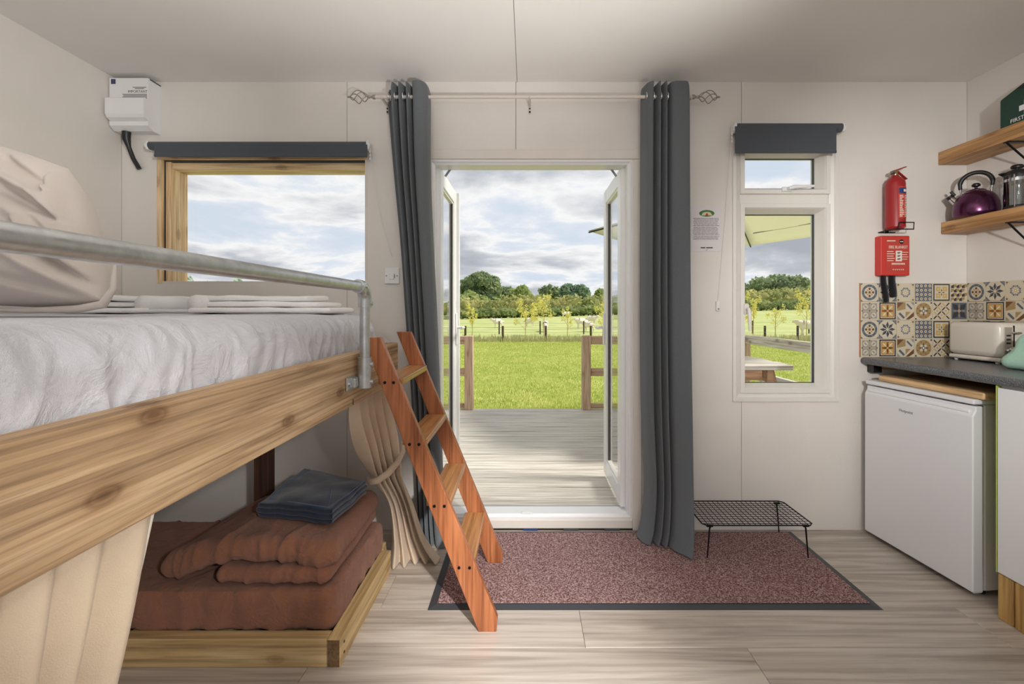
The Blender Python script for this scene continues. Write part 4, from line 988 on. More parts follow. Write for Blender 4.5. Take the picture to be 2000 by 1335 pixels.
# ================================================================== BLINDS
def blind(name, label, xa, xb, ztop, rad, zbot, fx0, fx1, ch):
    yb = WY-0.045
    t = thing('roller_blind', label, 'blind', ((xa+xb)/2, yb, zbot), group='charcoal roller blinds')
    zc = ztop-rad
    mk('roll', MB().tube([(xa, yb, zc), (xb, yb, zc)], rad, 22), 'blind_grey', t, smooth=40)
    mk('fabric', MB().box(fx0, fx1, yb-rad+0.001, yb-rad+0.003, zbot+0.016, zc), 'blind_grey', t)
    mk('bottom_bar', MB().box(fx0, fx1, yb-rad-0.004, yb-rad+0.006, zbot, zbot+0.018, 0.003), 'blind_grey', t)
    for x, s in ((xa, -1), (xb, 1)):
        mk('bracket', MB().box(min(x, x+s*0.014), max(x, x+s*0.014), yb-0.018, WY-0.0005, zc-0.024, zc+0.024, 0.004).tube([(x+s*0.002, yb, zc), (x+s*0.02, yb, zc)], 0.016, 14), 'white_plastic', t, smooth=35)
    pts = ch; mk('pull_chain', MB().tube(pts, 0.0016, 5), 'white_plastic', t)
    for k in range(3): mk('toggle', MB().tube([(pts[0][0], pts[0][1], pts[0][2]-0.01-0.02*k), (pts[0][0], pts[0][1], pts[0][2]-0.022-0.02*k)], 0.004, 6), 'white_plastic', t)
yb_ = WY-0.045
blind('roller_blind', 'wide charcoal roller blind rolled up above the timber-lined window', X(290, 2.49), X(715, 2.49), Z(274, 2.48), 0.022, Z(306, 2.478), X(301, 2.48), X(717, 2.478), [(X(722, 2.5), yb_, Z(290, 2.5)), (X(727, 2.52), 2.53, Z(330, 2.5)), (X(745, 2.53), 2.538, Z(430, 2.53)), (X(765, 2.53), 2.538, Z(500, 2.53))])
blind('roller_blind', 'narrow charcoal roller blind half covering the small window top light', X(1440, 2.49), X(1645, 2.49), Z(238, 2.48), 0.024, Z(299, 2.478), X(1436, 2.478), X(1634, 2.478), [(X(1432, 2.49), yb_, Z(255, 2.49)), (X(1428, 2.51), 2.52, Z(300, 2.51)), (X(1418, 2.53), 2.538, Z(420, 2.53)), (X(1402, 2.54), 2.54, Z(588, 2.54))])
cp = thing('chain_clip', 'small white blind chain clip on the wall below the paper notice', 'clip', (X(1401, WY), WY, Z(607, WY)))
mk('clip_body', MB().box(X(1397, WY), X(1405, WY), WY-0.016, WY-0.0005, Z(607, WY), Z(588, WY), 0.003), 'white_plastic', cp)
mk('screw', MB().tube([(X(1401, WY), WY-0.018, Z(603, WY)), (X(1401, WY), WY-0.016, Z(603, WY))], 0.005, 8), 'steel_grey', cp)

# ================================================================== WALL THINGS
def consumer_unit():
    ya, yb2 = WY-0.084, WY-0.0005; xa, xb, za, zb = -2.262, -2.052, 2.208, 2.484
    t = thing('fuse_box', 'white plastic fuse box high in the left corner', 'fuse box', (xa, WY, za))
    mk('case', MB().prism([(ya, za+0.02), (ya+0.03, za), (yb2, za), (yb2, zb), (ya, zb)], xa, xb, 'x'), 'white_plastic', t)
    mk('cover', MB().prism([(ya-0.034, 2.278), (ya-0.024, 2.262), (ya-0.0005, 2.25), (ya-0.0005, 2.366), (ya-0.03, 2.366), (ya-0.034, 2.36)], xa+0.006, xb+0.004, 'x'), 'white_plastic', t)
    mk('top_strip', MB().box(xb+0.0005, xb+0.002, ya+0.01, yb2, zb-0.006, zb), 'gasket', t)
    tx = text_mb('IMPORTANT', 0.019, 'CENTER').xf(R_BACK, (-2.108, ya-0.0006, 2.405)); mk('lettering', tx, 'print_grey', t, recalc=False)
    ln = MB()
    for k in range(4): ln.box(-2.19+0.004*(k % 2), -2.058, ya-0.001, ya-0.0003, 2.394-k*0.007, 2.3975-k*0.007)
    for k in range(2): ln.box(-2.135+0.012*k, -2.062-0.012*k, ya-0.001, ya-0.0003, 2.432-k*0.007, 2.4355-k*0.007)
    mk('printed_lines', ln, 'print_grey', t)
    st = mk('sticker', MB().box(-2.252, -2.228, ya-0.001, ya-0.0003, 2.452, 2.478), 'navy_sticker', t)
    mk('printed_lines', MB().box(-2.248, -2.232, ya-0.0014, ya-0.0009, 2.457, 2.459).box(-2.245, -2.235, ya-0.0014, ya-0.0009, 2.466, 2.470), 'print_grey', st)
    cx, cy = X(247, 2.50), 2.50
    mk('cable', MB().tube([(cx, cy, za-0.001), (cx, cy, za-0.04), (cx+0.004, cy+0.01, za-0.08), (cx+0.02, cy+0.02, za-0.14), (cx+0.045, cy+0.03, za-0.195)], [0.021, 0.019, 0.011, 0.011, 0.0115], 12), 'black_plastic', t, smooth=50)
consumer_unit()
def switch():
    t = thing('wall_switch', 'white wall switch plate left of the charcoal curtain', 'switch', (X(765, WY), WY, Z(553, WY)))
    xa, xb, za, zb = X(751, 2.54), X(780, 2.54), Z(554, 2.54), Z(523, 2.54)
    mk('plate', MB().box(xa, xb, WY-0.011, WY-0.0005, za, zb, 0.003, seg=2), 'white_plastic', t)
    xm, zm = (xa+xb)/2, (za+zb)/2
    mk('rocker', MB().box(xm-0.014, xm+0.014, WY-0.0155, WY-0.0105, zm-0.02, zm+0.016, 0.002), 'white_plastic', t)
    mk('indicator', MB().box(xm+0.015, xm+0.018, WY-0.013, WY-0.0105, zm-0.012, zm+0.008), 'gasket', t)
    for s in (-1, 1): mk('screw', MB().tube([(xm+s*0.03, WY-0.0125, zm), (xm+s*0.03, WY-0.0105, zm)], 0.004, 8), 'steel_grey', t)
switch()
def notice():
    xa, xb, za, zb = X(1350, WY), X(1408, WY), Z(491, WY), Z(402, WY); y = WY-0.0025
    t = thing('paper_notice', 'printed paper notice with a green arched logo on the wall', 'notice', ((xa+xb)/2, WY, za))
    mk('sheet', MB().box(xa, xb, y, WY-0.0005, za, zb), 'paper', t)
    xm = (xa+xb)/2+0.003; zl = Z(418, WY)
    half = lambda rx, rz, n=20: [(xm+rx*math.cos(a), zl+rz*math.sin(a)) for a in np.linspace(0, PI, n)]
    ell = lambda rx, rz, cz, n=26: [(xm+rx*math.cos(a), cz+rz*math.sin(a)) for a in np.linspace(0, 2*PI, n, endpoint=False)]
    lg = mk('logo', MB().prism(ell(0.043, 0.0185, zl+0.004), y-0.0006, y-0.0001), 'print_green', t)
    mk('logo_field', MB().prism([(xm-0.03, zl-0.008), (xm+0.03, zl-0.008)]+half(0.026, 0.012)[2:-2], y-0.0011, y-0.0007), 'print_cream', lg)
    mk('logo_tent', MB().prism([(xm-0.009, zl-0.008), (xm+0.009, zl-0.008), (xm, zl+0.008)], y-0.0016, y-0.0012), 'print_red', lg)
    L = MB(); r = random.Random(3); z = Z(426, WY)
    for k in range(15):
        g = 0.0095 if k % 3 == 2 else 0.0078
        a, b = xa+0.008+r.random()*0.006, xb-0.003-r.random()*0.02
        x = a
        while x < b:
            w = 0.008+r.random()*0.022; L.box(x, min(x+w, b), y-0.0006, y-0.0001, z-0.0027, z); x += w+0.0025
        z -= g
    mk('printed_lines', L, 'print_grey', t)
    for a_, b_2 in ((-0.034, -0.008), (-0.003, 0.033)): mk('printed_word', MB().box(xm+a_, xm+b_2, y-0.0006, y-0.0001, Z(484, WY)-0.002, Z(484, WY)+0.004), 'print_dark', t)
    mk('pen_tick', MB().tube([(xm-0.004, y-0.0008, Z(489.5, WY)), (xm, y-0.0008, Z(488, WY)), (xm+0.003, y-0.0008, Z(487, WY))], 0.0012, 5), 'print_dark', t)
notice()
def extinguisher():
    cx, cy, zb = 2.008, WY-0.062, 1.668; R = 0.046
    t = thing('fire_extinguisher', 'small red fire extinguisher hung on the wall', 'fire extinguisher', (cx, cy, zb))
    mk('cylinder', MB().lathe([(0.0, 0.0), (R*0.8, 0.0), (R, 0.012), (R, 0.245), (R*0.93, 0.262), (R*0.7, 0.278), (0.02, 0.287), (0.016, 0.295)], (cx, cy, zb), 40), 'red_paint', t, smooth=35)
    def wrap(a0, a1, z0, z1, r):
        n = 14; A = np.zeros((2, n, 3))
        for j, a in enumerate(np.linspace(a0, a1, n)):
            for i, z in enumerate((z0, z1)): A[i, j] = (cx+r*math.cos(a), cy+r*math.sin(a), z)
        return MB().grid(A)
    a0, a1 = math.radians(-112), math.radians(2)
    mk('label', wrap(a0, a1, zb+0.055, zb+0.225, R+0.0006), 'red_label', t, smooth=60)
    mk('label_band', wrap(a0+0.05, a1, zb+0.188, zb+0.218, R+0.0011), 'label_blue', t, smooth=60)
    L = MB(); r = random.Random(5)
    for k in range(13):
        z = zb+0.178-k*0.0092
        for q in range(3):
            b0 = a0+0.12+q*0.58; b1 = b0+0.25+0.25*r.random()
            w = wrap(b0, min(b1, a1), z-0.0045, z, R+0.0013); L.add(w.v, w.f)
    w = wrap(a0+0.55, a1-0.35, zb+0.196, zb+0.210, R+0.0016); L.add(w.v, w.f)
    mk('printed_lines', L, 'label_print', t, smooth=60)
    zz = zb+0.295
    mk('valve', MB().lathe([(0.012, -0.004), (0.014, 0.004), (0.012, 0.022), (0.007, 0.028)], (cx, cy, zz), 16).tube([(cx-0.03, cy, zz+0.01), (cx, cy, zz+0.012)], [0.006, 0.008], 10), 'brass', t, smooth=40)
    mk('lever', MB().obox((cx+0.018, cy, zz+0.034), (0.085, 0.016, 0.006), Matrix.Rotation(-0.32, 3, 'Y'), 0.002), 'red_paint', t)
    mk('carry_handle', MB().obox((cx+0.036, cy, zz+0.002), (0.07, 0.016, 0.006), Matrix.Rotation(0.7, 3, 'Y'), 0.002), 'red_paint', t)
    mk('nozzle', MB().tube([(cx-0.012, cy-0.008, zz+0.012), (cx-0.035, cy-0.02, zz+0.012)], [0.008, 0.006], 10), 'steel_grey', t, smooth=40)
    zr = zb-0.006
    mk('wire_bracket', MB().tube([(cx-R, WY-0.004, zr), (cx-R-0.004, cy-R*1.1, zr), (cx+R+0.012, cy-R*1.1, zr), (cx+R+0.014, cy-R*1.1, zr+0.036), (cx-0.02, cy-R*1.15, zr+0.036), (cx-0.024, cy-R*1.12, zr+0.004)], 0.0032, 8).tube([(cx-R, WY-0.004, zr), (cx+R, WY-0.004, zr)], 0.0032, 8).box(cx-0.008, cx+0.008, WY-0.008, WY-0.0005, zr-0.004, zr+0.2), 'black_metal', t, smooth=40)
extinguisher()
def fire_blanket():
    xa, xb, ya, za, zb = 1.942, 2.102, WY-0.046, 1.419, 1.638
    t = thing('fire_blanket_box', 'red fire blanket case with two black pull straps', 'fire blanket', (xa, WY, za))
    mk('case', MB().box(xa, xb, ya, WY-0.0005, za, zb, 0.005, seg=2), 'red_plastic', t)
    y = ya-0.0008
    lb = mk('label', MB().box(xa+0.028, xb-0.004, y, ya-0.0001, za+0.02, zb-0.018), 'red_label', t)
    xm = xa+0.095
    mk('lettering', text_mb('FIRE BLANKET', 0.0205, 'CENTER').xf(R_BACK @ Matrix.Diagonal((0.80, 1.15, 1)), (xm, y-0.0004, zb-0.071)), 'label_print', lb, recalc=False)
    mk('logo', MB().prism([(xm+0.018+0.0125*math.cos(a), zb-0.033+0.0125*math.sin(a)) for a in np.linspace(0, 2*PI, 24, endpoint=False)], y-0.001, y-0.0001), 'black_plastic', lb)
    mk('lettering', MB().box(xm+0.009, xm+0.027, y-0.0016, y-0.0011, zb-0.035, zb-0.031), 'label_print', lb)
    pc = mk('pictogram', MB().box(xm-0.014, xm+0.02, y-0.0008, y-0.0001, za+0.078, za+0.136), 'label_print', lb)
    g = MB(); r = random.Random(9)
    for k in range(3):
        z = za+0.088+k*0.017; g.prism([(xm-0.008, z), (xm+0.004, z-0.003), (xm+0.014, z+0.005), (xm+0.006, z+0.008), (xm-0.004, z+0.006)], y-0.0013, y-0.0009)
    mk('printed_figure', g, 'print_grey', pc)
    L = MB()
    for k in range(5):
        z = za+0.13-k*0.0125
        L.box(xa+0.033, xa+0.033+0.036+0.006*(k % 2), y-0.0006, y-0.0001, z, z+0.0035)
        if k < 4: L.box(xb-0.048, xb-0.01-0.006*(k % 2), y-0.0006, y-0.0001, z-0.004, z-0.001)
    L.box(xa+0.033, xa+0.08, y-0.0006, y-0.0001, zb-0.031, zb-0.026)
    x = xm-0.036
    for k in range(9): L.box(x, x+0.0058, y-0.0006, y-0.0001, za+0.060, za+0.069); x += 0.0082
    for k in range(6): L.box(xm-0.03+k*0.011, xm-0.03+k*0.011+0.005, y-0.0006, y-0.0001, za+0.03, za+0.036)
    mk('printed_lines', L, 'label_print', lb)
    for a, b, zl in ((1722, 1732, 590), (1738, 1750, 580)):
        x0, x1 = X(a, 2.52), X(b, 2.52); dx = (0.012 if a == 1722 else 0.004)
        A = np.array([[(x0+dx*f, 2.524+0.004*math.sin(f*5), za-f*(za-Z(zl, 2.52))), (x1+dx*f, 2.522+0.004*math.sin(f*5+0.6), za-f*(za-Z(zl, 2.52)))] for f in np.linspace(0, 1, 12)])
        o = mk('pull_strap', MB().grid(A), 'strap_black', t, smooth=60); solid(o, 0.003)
fire_blanket()

# ================================================================== DOORMAT AND RACK
rg = thing('doormat', 'long burgundy flecked doormat with grey rubber edge in front of the door', 'doormat', (0.5, 2.19, 0))
mk('rubber_edge', MB().add([(-0.41, 1.866, 0), (1.462, 1.866, 0), (1.462, 2.527, 0), (-0.41, 2.527, 0), (-0.376, 1.897, 0.007), (1.428, 1.897, 0.007), (1.428, 2.50, 0.007), (-0.376, 2.50, 0.007)],
   [(0, 1, 5, 4), (1, 2, 6, 5), (2, 3, 7, 6), (3, 0, 4, 7), (4, 5, 6, 7), (3, 2, 1, 0)]), 'mat_rubber', rg)
mk('pile', MB().box(-0.376, 1.428, 1.897, 2.50, 0.0072, 0.0112, 0.002), 'mat_pile', rg)
def wire_rack():
    xa, xb, ya, yb, zt = 0.862, 1.405, 2.228, 2.512, 0.176
    t = thing('wire_rack', 'low black wire shelf rack standing on the doormat by the curtain', 'rack', ((xa+xb)/2, (ya+yb)/2, 0.011))
    c = 0.02; loop = [(xa+c, ya, zt), (xb-c, ya, zt), (xb, ya+c, zt), (xb, yb-c, zt), (xb-c, yb, zt), (xa+c, yb, zt), (xa, yb-c, zt), (xa, ya+c, zt), (xa+c, ya, zt)]
    mk('rim', MB().tube(loop, 0.0032, 8), 'black_metal', t, smooth=50)
    g = MB()
    for k in range(1, 11): y = ya+(yb-ya)*k/11; g.tube([(xa, y, zt-0.003), (xb, y, zt-0.003)], 0.0017, 5)
    for k in range(1, 21): x = xa+(xb-xa)*k/21; g.tube([(x, ya, zt), (x, yb, zt)], 0.0017, 5)
    mk('wire_grid', g, 'black_metal', t, smooth=50)
    for x, s in ((xa+0.035, -1), (xb-0.035, 1)):
        for y in (ya+0.012, yb-0.012):
            mk('leg', MB().tube([(x-0.012*s, y, zt-0.004), (x, y, zt-0.018), (x+0.012*s, y, 0.012)], [0.0045, 0.0042, 0.0032], 8).box(x-0.016, x+0.016, y-0.006, y+0.006, zt-0.012, zt-0.002, 0.002), 'black_metal', t, smooth=50)
wire_rack()

# ================================================================== KITCHEN
def worktop():
    zt, zb_ = 0.966, 0.930
    t = thing('worktop', 'speckled dark grey kitchen worktop over the fridge', 'worktop', (2.16, 1.9, zb_))
    prof = [(2.455, zb_), (2.455, zt), (1.885, zt)]+[(1.878-0.018*math.sin(a)+0.0, zt-0.018+0.018*math.cos(a)) for a in np.linspace(0.2, PI-0.2, 9)]+[(1.885, zb_)]
    mk('slab', MB().prism(prof, 1.22, WY-0.0075, 'y'), 'worktop_black', t, smooth=40)
    mk('batten', MB().box(1.90, 1.945, WY-0.05, WY-0.002, 0.886, 0.9295), 'black_plastic', t)
    mk('batten', MB().box(1.946, 2.45, WY-0.025, WY-0.002, 0.90, 0.9295), 'pale_timber_x', t)
worktop()
def fridge():
    t = thing('fridge', 'white under-counter fridge below the worktop', 'fridge', (1.889, 1.93, 0.0), 0.0823, local=True)
    Wd = 0.56
    mk('body', MB().box(0.058, 0.50, 0.004, Wd-0.004, 0.03, 0.826, 0.006), 'appliance_side', t)
    mk('top', MB().box(0.004, 0.50, 0, Wd, 0.827, 0.85, 0.006, seg=2), 'appliance_white', t)
    dr = mk('door', MB().prism([(0.0, 0.03), (0.0, 0.778), (0.014, 0.802), (0.014, 0.820), (0.05, 0.820), (0.05, 0.03)], 0.0, Wd, 'y'), 'appliance_white', t)
    b = dr.modifiers.new('edge', 'BEVEL'); b.width = 0.005; b.segments = 3
    mk('seal', MB().box(0.0505, 0.0575, 0.008, Wd-0.008, 0.035, 0.82), 'gasket', t)
    mk('grip', MB().box(0.003, 0.012, 0.02, Wd-0.02, 0.790, 0.800, 0.002), 'upvc', dr)
    mk('lettering', text_mb('Hotpoint', 0.0205, 'CENTER', 0.0003).xf(R_RIGHT, (-0.0006, 0.312, 0.724)), 'print_grey', dr, recalc=False)
    for x in (0.09, 0.45):
        for y in (0.05, Wd-0.05): mk('foot', MB().lathe([(0.018, 0.0), (0.018, 0.01), (0.01, 0.012), (0.01, 0.03)], (x, y, 0), 12), 'black_plastic', t, smooth=40)
    mk('hinge', MB().box(0.02, 0.06, 0.012, 0.05, 0.018, 0.0295, 0.003), 'upvc', t)
fridge()
cb = thing('chopping_board', 'pale wooden chopping board lying on top of the fridge', 'chopping board', (2.04, 2.2, 0.851), 0.06, local=True)
mk('board', MB().box(-0.145, 0.2, -0.285, 0.25, 0.0, 0.030, 0.008, seg=3), 'board_wood', cb)
def cabinet():
    xa, ya, yb = 1.876, 1.22, 1.822
    t = thing('base_cabinet', 'white kitchen base cabinet with lime edging beside the fridge', 'cabinet', (2.16, 1.52, 0))
    mk('body', MB().box(xa+0.02, 2.45, ya, yb-0.003, 0.181, 0.9295), 'cabinet_white', t)
    mk('side_panel', MB().box(xa+0.001, 2.45, yb-0.0025, yb+0.003, 0.181, 0.9295, 0.001), 'lime_edge', t)
    dr = mk('door', MB().box(xa, xa+0.018, ya+0.003, yb-0.005, 0.185, 0.92, 0.002), 'cabinet_white', t)
    mk('handle', MB().tube([(xa, ya+0.05, 0.84), (xa-0.025, ya+0.05, 0.84), (xa-0.025, ya+0.05, 0.72), (xa, ya+0.05, 0.72)], 0.005, 8), 'chrome', dr, smooth=50)
    mk('leg', MB().box(xa+0.006, xa+0.08, 1.765, yb, 0.0, 0.180, 0.003), 'pale_timber_z', t)
    mk('leg', MB().box(xa+0.006, xa+0.08, 1.655, 1.758, 0.0, 0.180, 0.003), 'pale_timber_z', t)
    mk('leg', MB().box(xa+0.006, xa+0.08, ya, ya+0.06, 0.0, 0.180, 0.003), 'pale_timber_z', t)
    mk('leg', MB().box(2.37, 2.44, ya, ya+0.06, 0.0, 0.180, 0.003), 'pale_timber_z', t)
    mk('leg', MB().box(2.37, 2.44, yb-0.06, yb, 0.0, 0.180, 0.003), 'pale_timber_z', t)
cabinet()
# ---- patterned tiles
TM = ['tile_cream', 'tile_blue', 'tile_brown', 'tile_tan', 'tile_orange', 'tile_dark', 'tile_yellow', 'tile_grey', 'tile_pale']
CRM, BLU, BRN, TAN, ORG, DRK, YEL, GRY, PAL = range(9)
TW, THH = 0.1003, 0.1033
def disc(cx, cy, r, n=18, a0=0.0): return [(cx+r*math.cos(a0+2*PI*k/n), cy+r*math.sin(a0+2*PI*k/n)) for k in range(n)]
def rot(poly, a, cx=0, cy=0): c, s = math.cos(a), math.sin(a); return [(cx+c*(x-cx)-s*(y-cy), cy+s*(x-cx)+c*(y-cy)) for x, y in poly]
def rect(x0, x1, y0, y1): return [(x0, y0), (x1, y0), (x1, y1), (x0, y1)]
def petal(r0, r1, w, a): return rot([(r0, 0), ((r0+r1)/2, w), (r1, 0), ((r0+r1)/2, -w)], a)
def corners(mk_): return [rot(p, k*PI/2) for k in range(4) for p in mk_]
def motif(kind):
    L = []
    A = lambda col, *polys: L.extend((p, col) for p in polys)
    if kind == 'ring':
        A(BLU, disc(0, 0, .44, 28)); A(CRM, disc(0, 0, .31, 24)); A(BRN, disc(0, 0, .07), *[disc(.2*math.cos(k*PI/2), .2*math.sin(k*PI/2), .07, 10) for k in range(4)])
        A(GRY, *[disc(.375*math.cos(k*PI/4+.39), .375*math.sin(k*PI/4+.39), .03, 8) for k in range(8)]); A(BLU, *corners([[(.5, .5), (.38, .5), (.5, .38)]]))
        A(TAN, *[petal(.08, .24, .04, k*PI/2+PI/4) for k in range(4)])
    elif kind == 'star':
        A(BLU, *[petal(.05, .45, .085, k*PI/4) for k in range(8)]); A(DRK, *[rot([(.05, 0), (.25, .085), (.45, 0)], k*PI/4) for k in range(8)])
        A(CRM, disc(0, 0, .05, 8)); A(BLU, *corners([[(.5, .5), (.24, .5), (.33, .42), (.42, .33), (.5, .24)]])); A(GRY, *corners([[(.46, .46), (.36, .46), (.46, .36)]]))
    elif kind == 'floral':
        A(GRY, *[petal(.13, .29, .055, k*PI/4) for k in range(8)]); A(BLU, *[rot([(.2, -.05), (.29, -.02), (.29, .02), (.2, .05)], k*PI/4+.39) for k in range(8)]); A(YEL, disc(0, 0, .08, 10)); A(PAL, disc(0, 0, .04, 8))
        A(BRN, *corners([disc(.42, .42, .05, 8)])); A(YEL, *corners([disc(.32, .42, .03, 6), disc(.42, .32, .03, 6)]))
    elif kind == 'trellis':
        A(BLU, rect(-.48, .48, -.48, .48))
        A(CRM, *[disc(-.36+.24*i, -.36+.24*j, .085, 8) for i in range(4) for j in range(4)]); A(BRN, *[disc(-.36+.24*i, -.36+.24*j, .035, 6) for i in range(4) for j in range(4)])
        A(TAN, *[disc(-.24+.24*i, -.24+.24*j, .035, 4) for i in range(3) for j in range(3)])
    elif kind in ('frame_y', 'frame_o'):
        A(DRK, rect(-.47, .47, -.47, .47)); A(CRM, rect(-.40, .40, -.40, .40)); A(ORG if kind == 'frame_o' else CRM, rect(-.36, .36, -.36, .36))
        A(YEL, *[rect(sx*.19-.13, sx*.19+.13, sy*.19-.13, sy*.19+.13) for sx in (-1, 1) for sy in (-1, 1)])
        if kind == 'frame_y':
            A(CRM, *[disc(sx*.19, sy*.19, .05, 4) for sx in (-1, 1) for sy in (-1, 1)]); A(DRK, *[petal(.02, .2, .03, k*PI/2) for k in range(4)])
        else:
            A(BRN, *[petal(.0, .3, .06, k*PI/2) for k in range(4)]); A(PAL, *[petal(.1, .4, .035, k*PI/2+PI/4) for k in range(4)]); A(YEL, disc(0, 0, .06, 8))
    elif kind == 'zigzag':
        for i in range(3):
            for j in range(4):
                x, y = -.48+.32*i, -.48+.24*j; o = .16 if j % 2 else 0
                xs = [min(.49, max(-.49, q)) for q in (x+o-.16, x+o, x+o+.16)]
                A(DRK, [(xs[0], y), (xs[1], y+.0), (xs[1], y+.2), (xs[0], y+.12)]); A(TAN, [(xs[1], y), (xs[2], y+.08), (xs[2], y+.22), (xs[1], y+.2)])
    elif kind == 'lattice':
        A(GRY, *[rect(sx*.23-.19, sx*.23+.19, sy*.23-.19, sy*.23+.19) for sx in (-1, 1) for sy in (-1, 1)])
        A(CRM, *[disc(sx*.23, sy*.23, .15, 12) for sx in (-1, 1) for sy in (-1, 1)])
        A(GRY, *[rot(petal(-.13, .13, .05, PI/4*(1 if sx*sy > 0 else 3)), 0) and [(p[0]+sx*.23, p[1]+sy*.23) for p in petal(-.13, .13, .05, PI/4*(1 if sx*sy > 0 else 3))] for sx in (-1, 1) for sy in (-1, 1)])
        A(BRN, rect(-.42, .42, -.012, .012), rect(-.012, .012, -.42, .42), disc(0, 0, .05, 8), *[disc(.42*math.cos(k*PI/2), .42*math.sin(k*PI/2), .045, 8) for k in range(4)])
    elif kind == 'diag':
        A(TAN, [(-.48, .48), (0, .48), (0, .1), (-.48, .0)]); A(BRN, [(-.48, .48), (-.1, .48), (-.48, .12)]); A(BLU, *[rot(rect(-.05, .05, -.22, .22), PI/4, 0, 0) and [(p[0]+.22, p[1]+.24) for p in rot(rect(-.05, .05, -.2, .2), PI/4)], [(p[0]-.22, p[1]-.26) for p in rot(rect(-.06, .06, -.2, .2), PI/4)]])
        A(BRN, [(0, -.48), (.48, -.05), (.48, -.3), (.2, -.48)]); A(TAN, [(0, -.05), (.3, -.05), (0, -.36)]); A(GRY, [(.48, .48), (.28, .48), (.48, .28)], [(-.48, -.48), (-.28, -.48), (-.48, -.28)])
    elif kind == 'medal':
        A(TAN, disc(0, 0, .45, 28)); A(BRN, *[disc(.36*math.cos(k*PI/4+.39), .36*math.sin(k*PI/4+.39), .035, 6) for k in range(8)]); A(CRM, *[petal(.02, .27, .11, k*PI/2+PI/4) for k in range(4)])
        A(BRN, *[petal(.05, .3, .05, k*PI/2) for k in range(4)]); A(BLU, disc(0, 0, .1, 10)); A(PAL, disc(0, 0, .06, 6)); A(DRK, *corners([disc(.44, .44, .05, 6)]))
    elif kind == 'weave':
        for i in range(4):
            for j in range(4):
                x, y = -.36+.24*i, -.36+.24*j
                A((DRK, BRN, YEL)[(i+2*j) % 3], [(p[0]+x, p[1]+y) for p in rot(rect(-.035, .035, -.115, .115), PI/4*(1 if (i+j) % 2 else 3))])
        A(GRY, *[disc(-.24+.24*i, -.24+.24*j, .05, 4) for i in range(3) for j in range(3)])
    elif kind == 'petals':
        A(BLU, rect(-.46, .46, -.46, .46)); A(DRK, *[petal(.05, .56, .16, k*PI/2+PI/4) for k in range(4)]); A(TAN, *[petal(.06, .44, .035, k*PI/2) for k in range(4)]); A(CRM, disc(0, 0, .08, 12)); A(BRN, disc(0, 0, .045, 8))
    mb = MB().box(-TW/2+0.0008, TW/2-0.0008, -0.006, 0, -THH/2+0.0008, THH/2-0.0008)
    lay = {}
    for n_, (p, col) in enumerate(L):
        y = -0.0061-0.000012*n_
        mb.add([(x*0.97*TW, y, z*0.97*THH) for x, z in p], [tuple(range(len(p)))], col)
    return link_mesh('tile_'+kind, mb, TM, recalc=False)
ORDER = [['ring', 'star', 'floral', 'trellis', 'frame_y', 'zigzag'], ['lattice', 'frame_o', 'diag', 'medal', 'weave', 'petals']]
def splash():
    z0 = 0.9665
    meshes = {k: motif(k) for r in ORDER for k in r}
    for side in ('back', 'right'):
        if side == 'back':
            t = thing('tile_splashback', 'patterned tile splashback on the back wall below the fire blanket', 'tiles', (2.16, WY, z0), group='patterned tile splashbacks')
            mk('backing', MB().box(1.8592, WR-0.0075, WY-0.0015, WY-0.0003, z0, z0+4*THH), 'grout', t)
            mk('edge_trim', MB().box(1.857, 1.859, WY-0.0075, WY-0.0003, z0, z0+4*THH), 'tile_orange', t); n = 6
        else:
            t = thing('tile_splashback', 'patterned tile splashback on the right wall behind the toaster', 'tiles', (WR, 2.1, z0), group='patterned tile splashbacks')
            mk('backing', MB().box(WR-0.0015, WR-0.0003, 1.74, WY-0.0005, z0, z0+4*THH), 'grout', t); n = 8
        for r in range(4):
            for c in range(n):
                kd = ORDER[r % 2][c % 6]; o = bpy.data.objects.new('tile', meshes[kd]); COL.objects.link(o); o.parent = t
                z = z0+(3-r+0.5)*THH
                if side == 'back': p = np.array([1.8592+(c+0.5)*TW, WY-0.0015, z])
                else: p = np.array([WR-0.0015, WY-0.0085-(c+0.5)*TW, z]); o.rotation_euler = (0, 0, -PI/2)
                if side == 'back' and c == 5: o.scale = (0.96, 1, 1); p[0] -= 0.002
                o.location = p-FR[t]
splash()
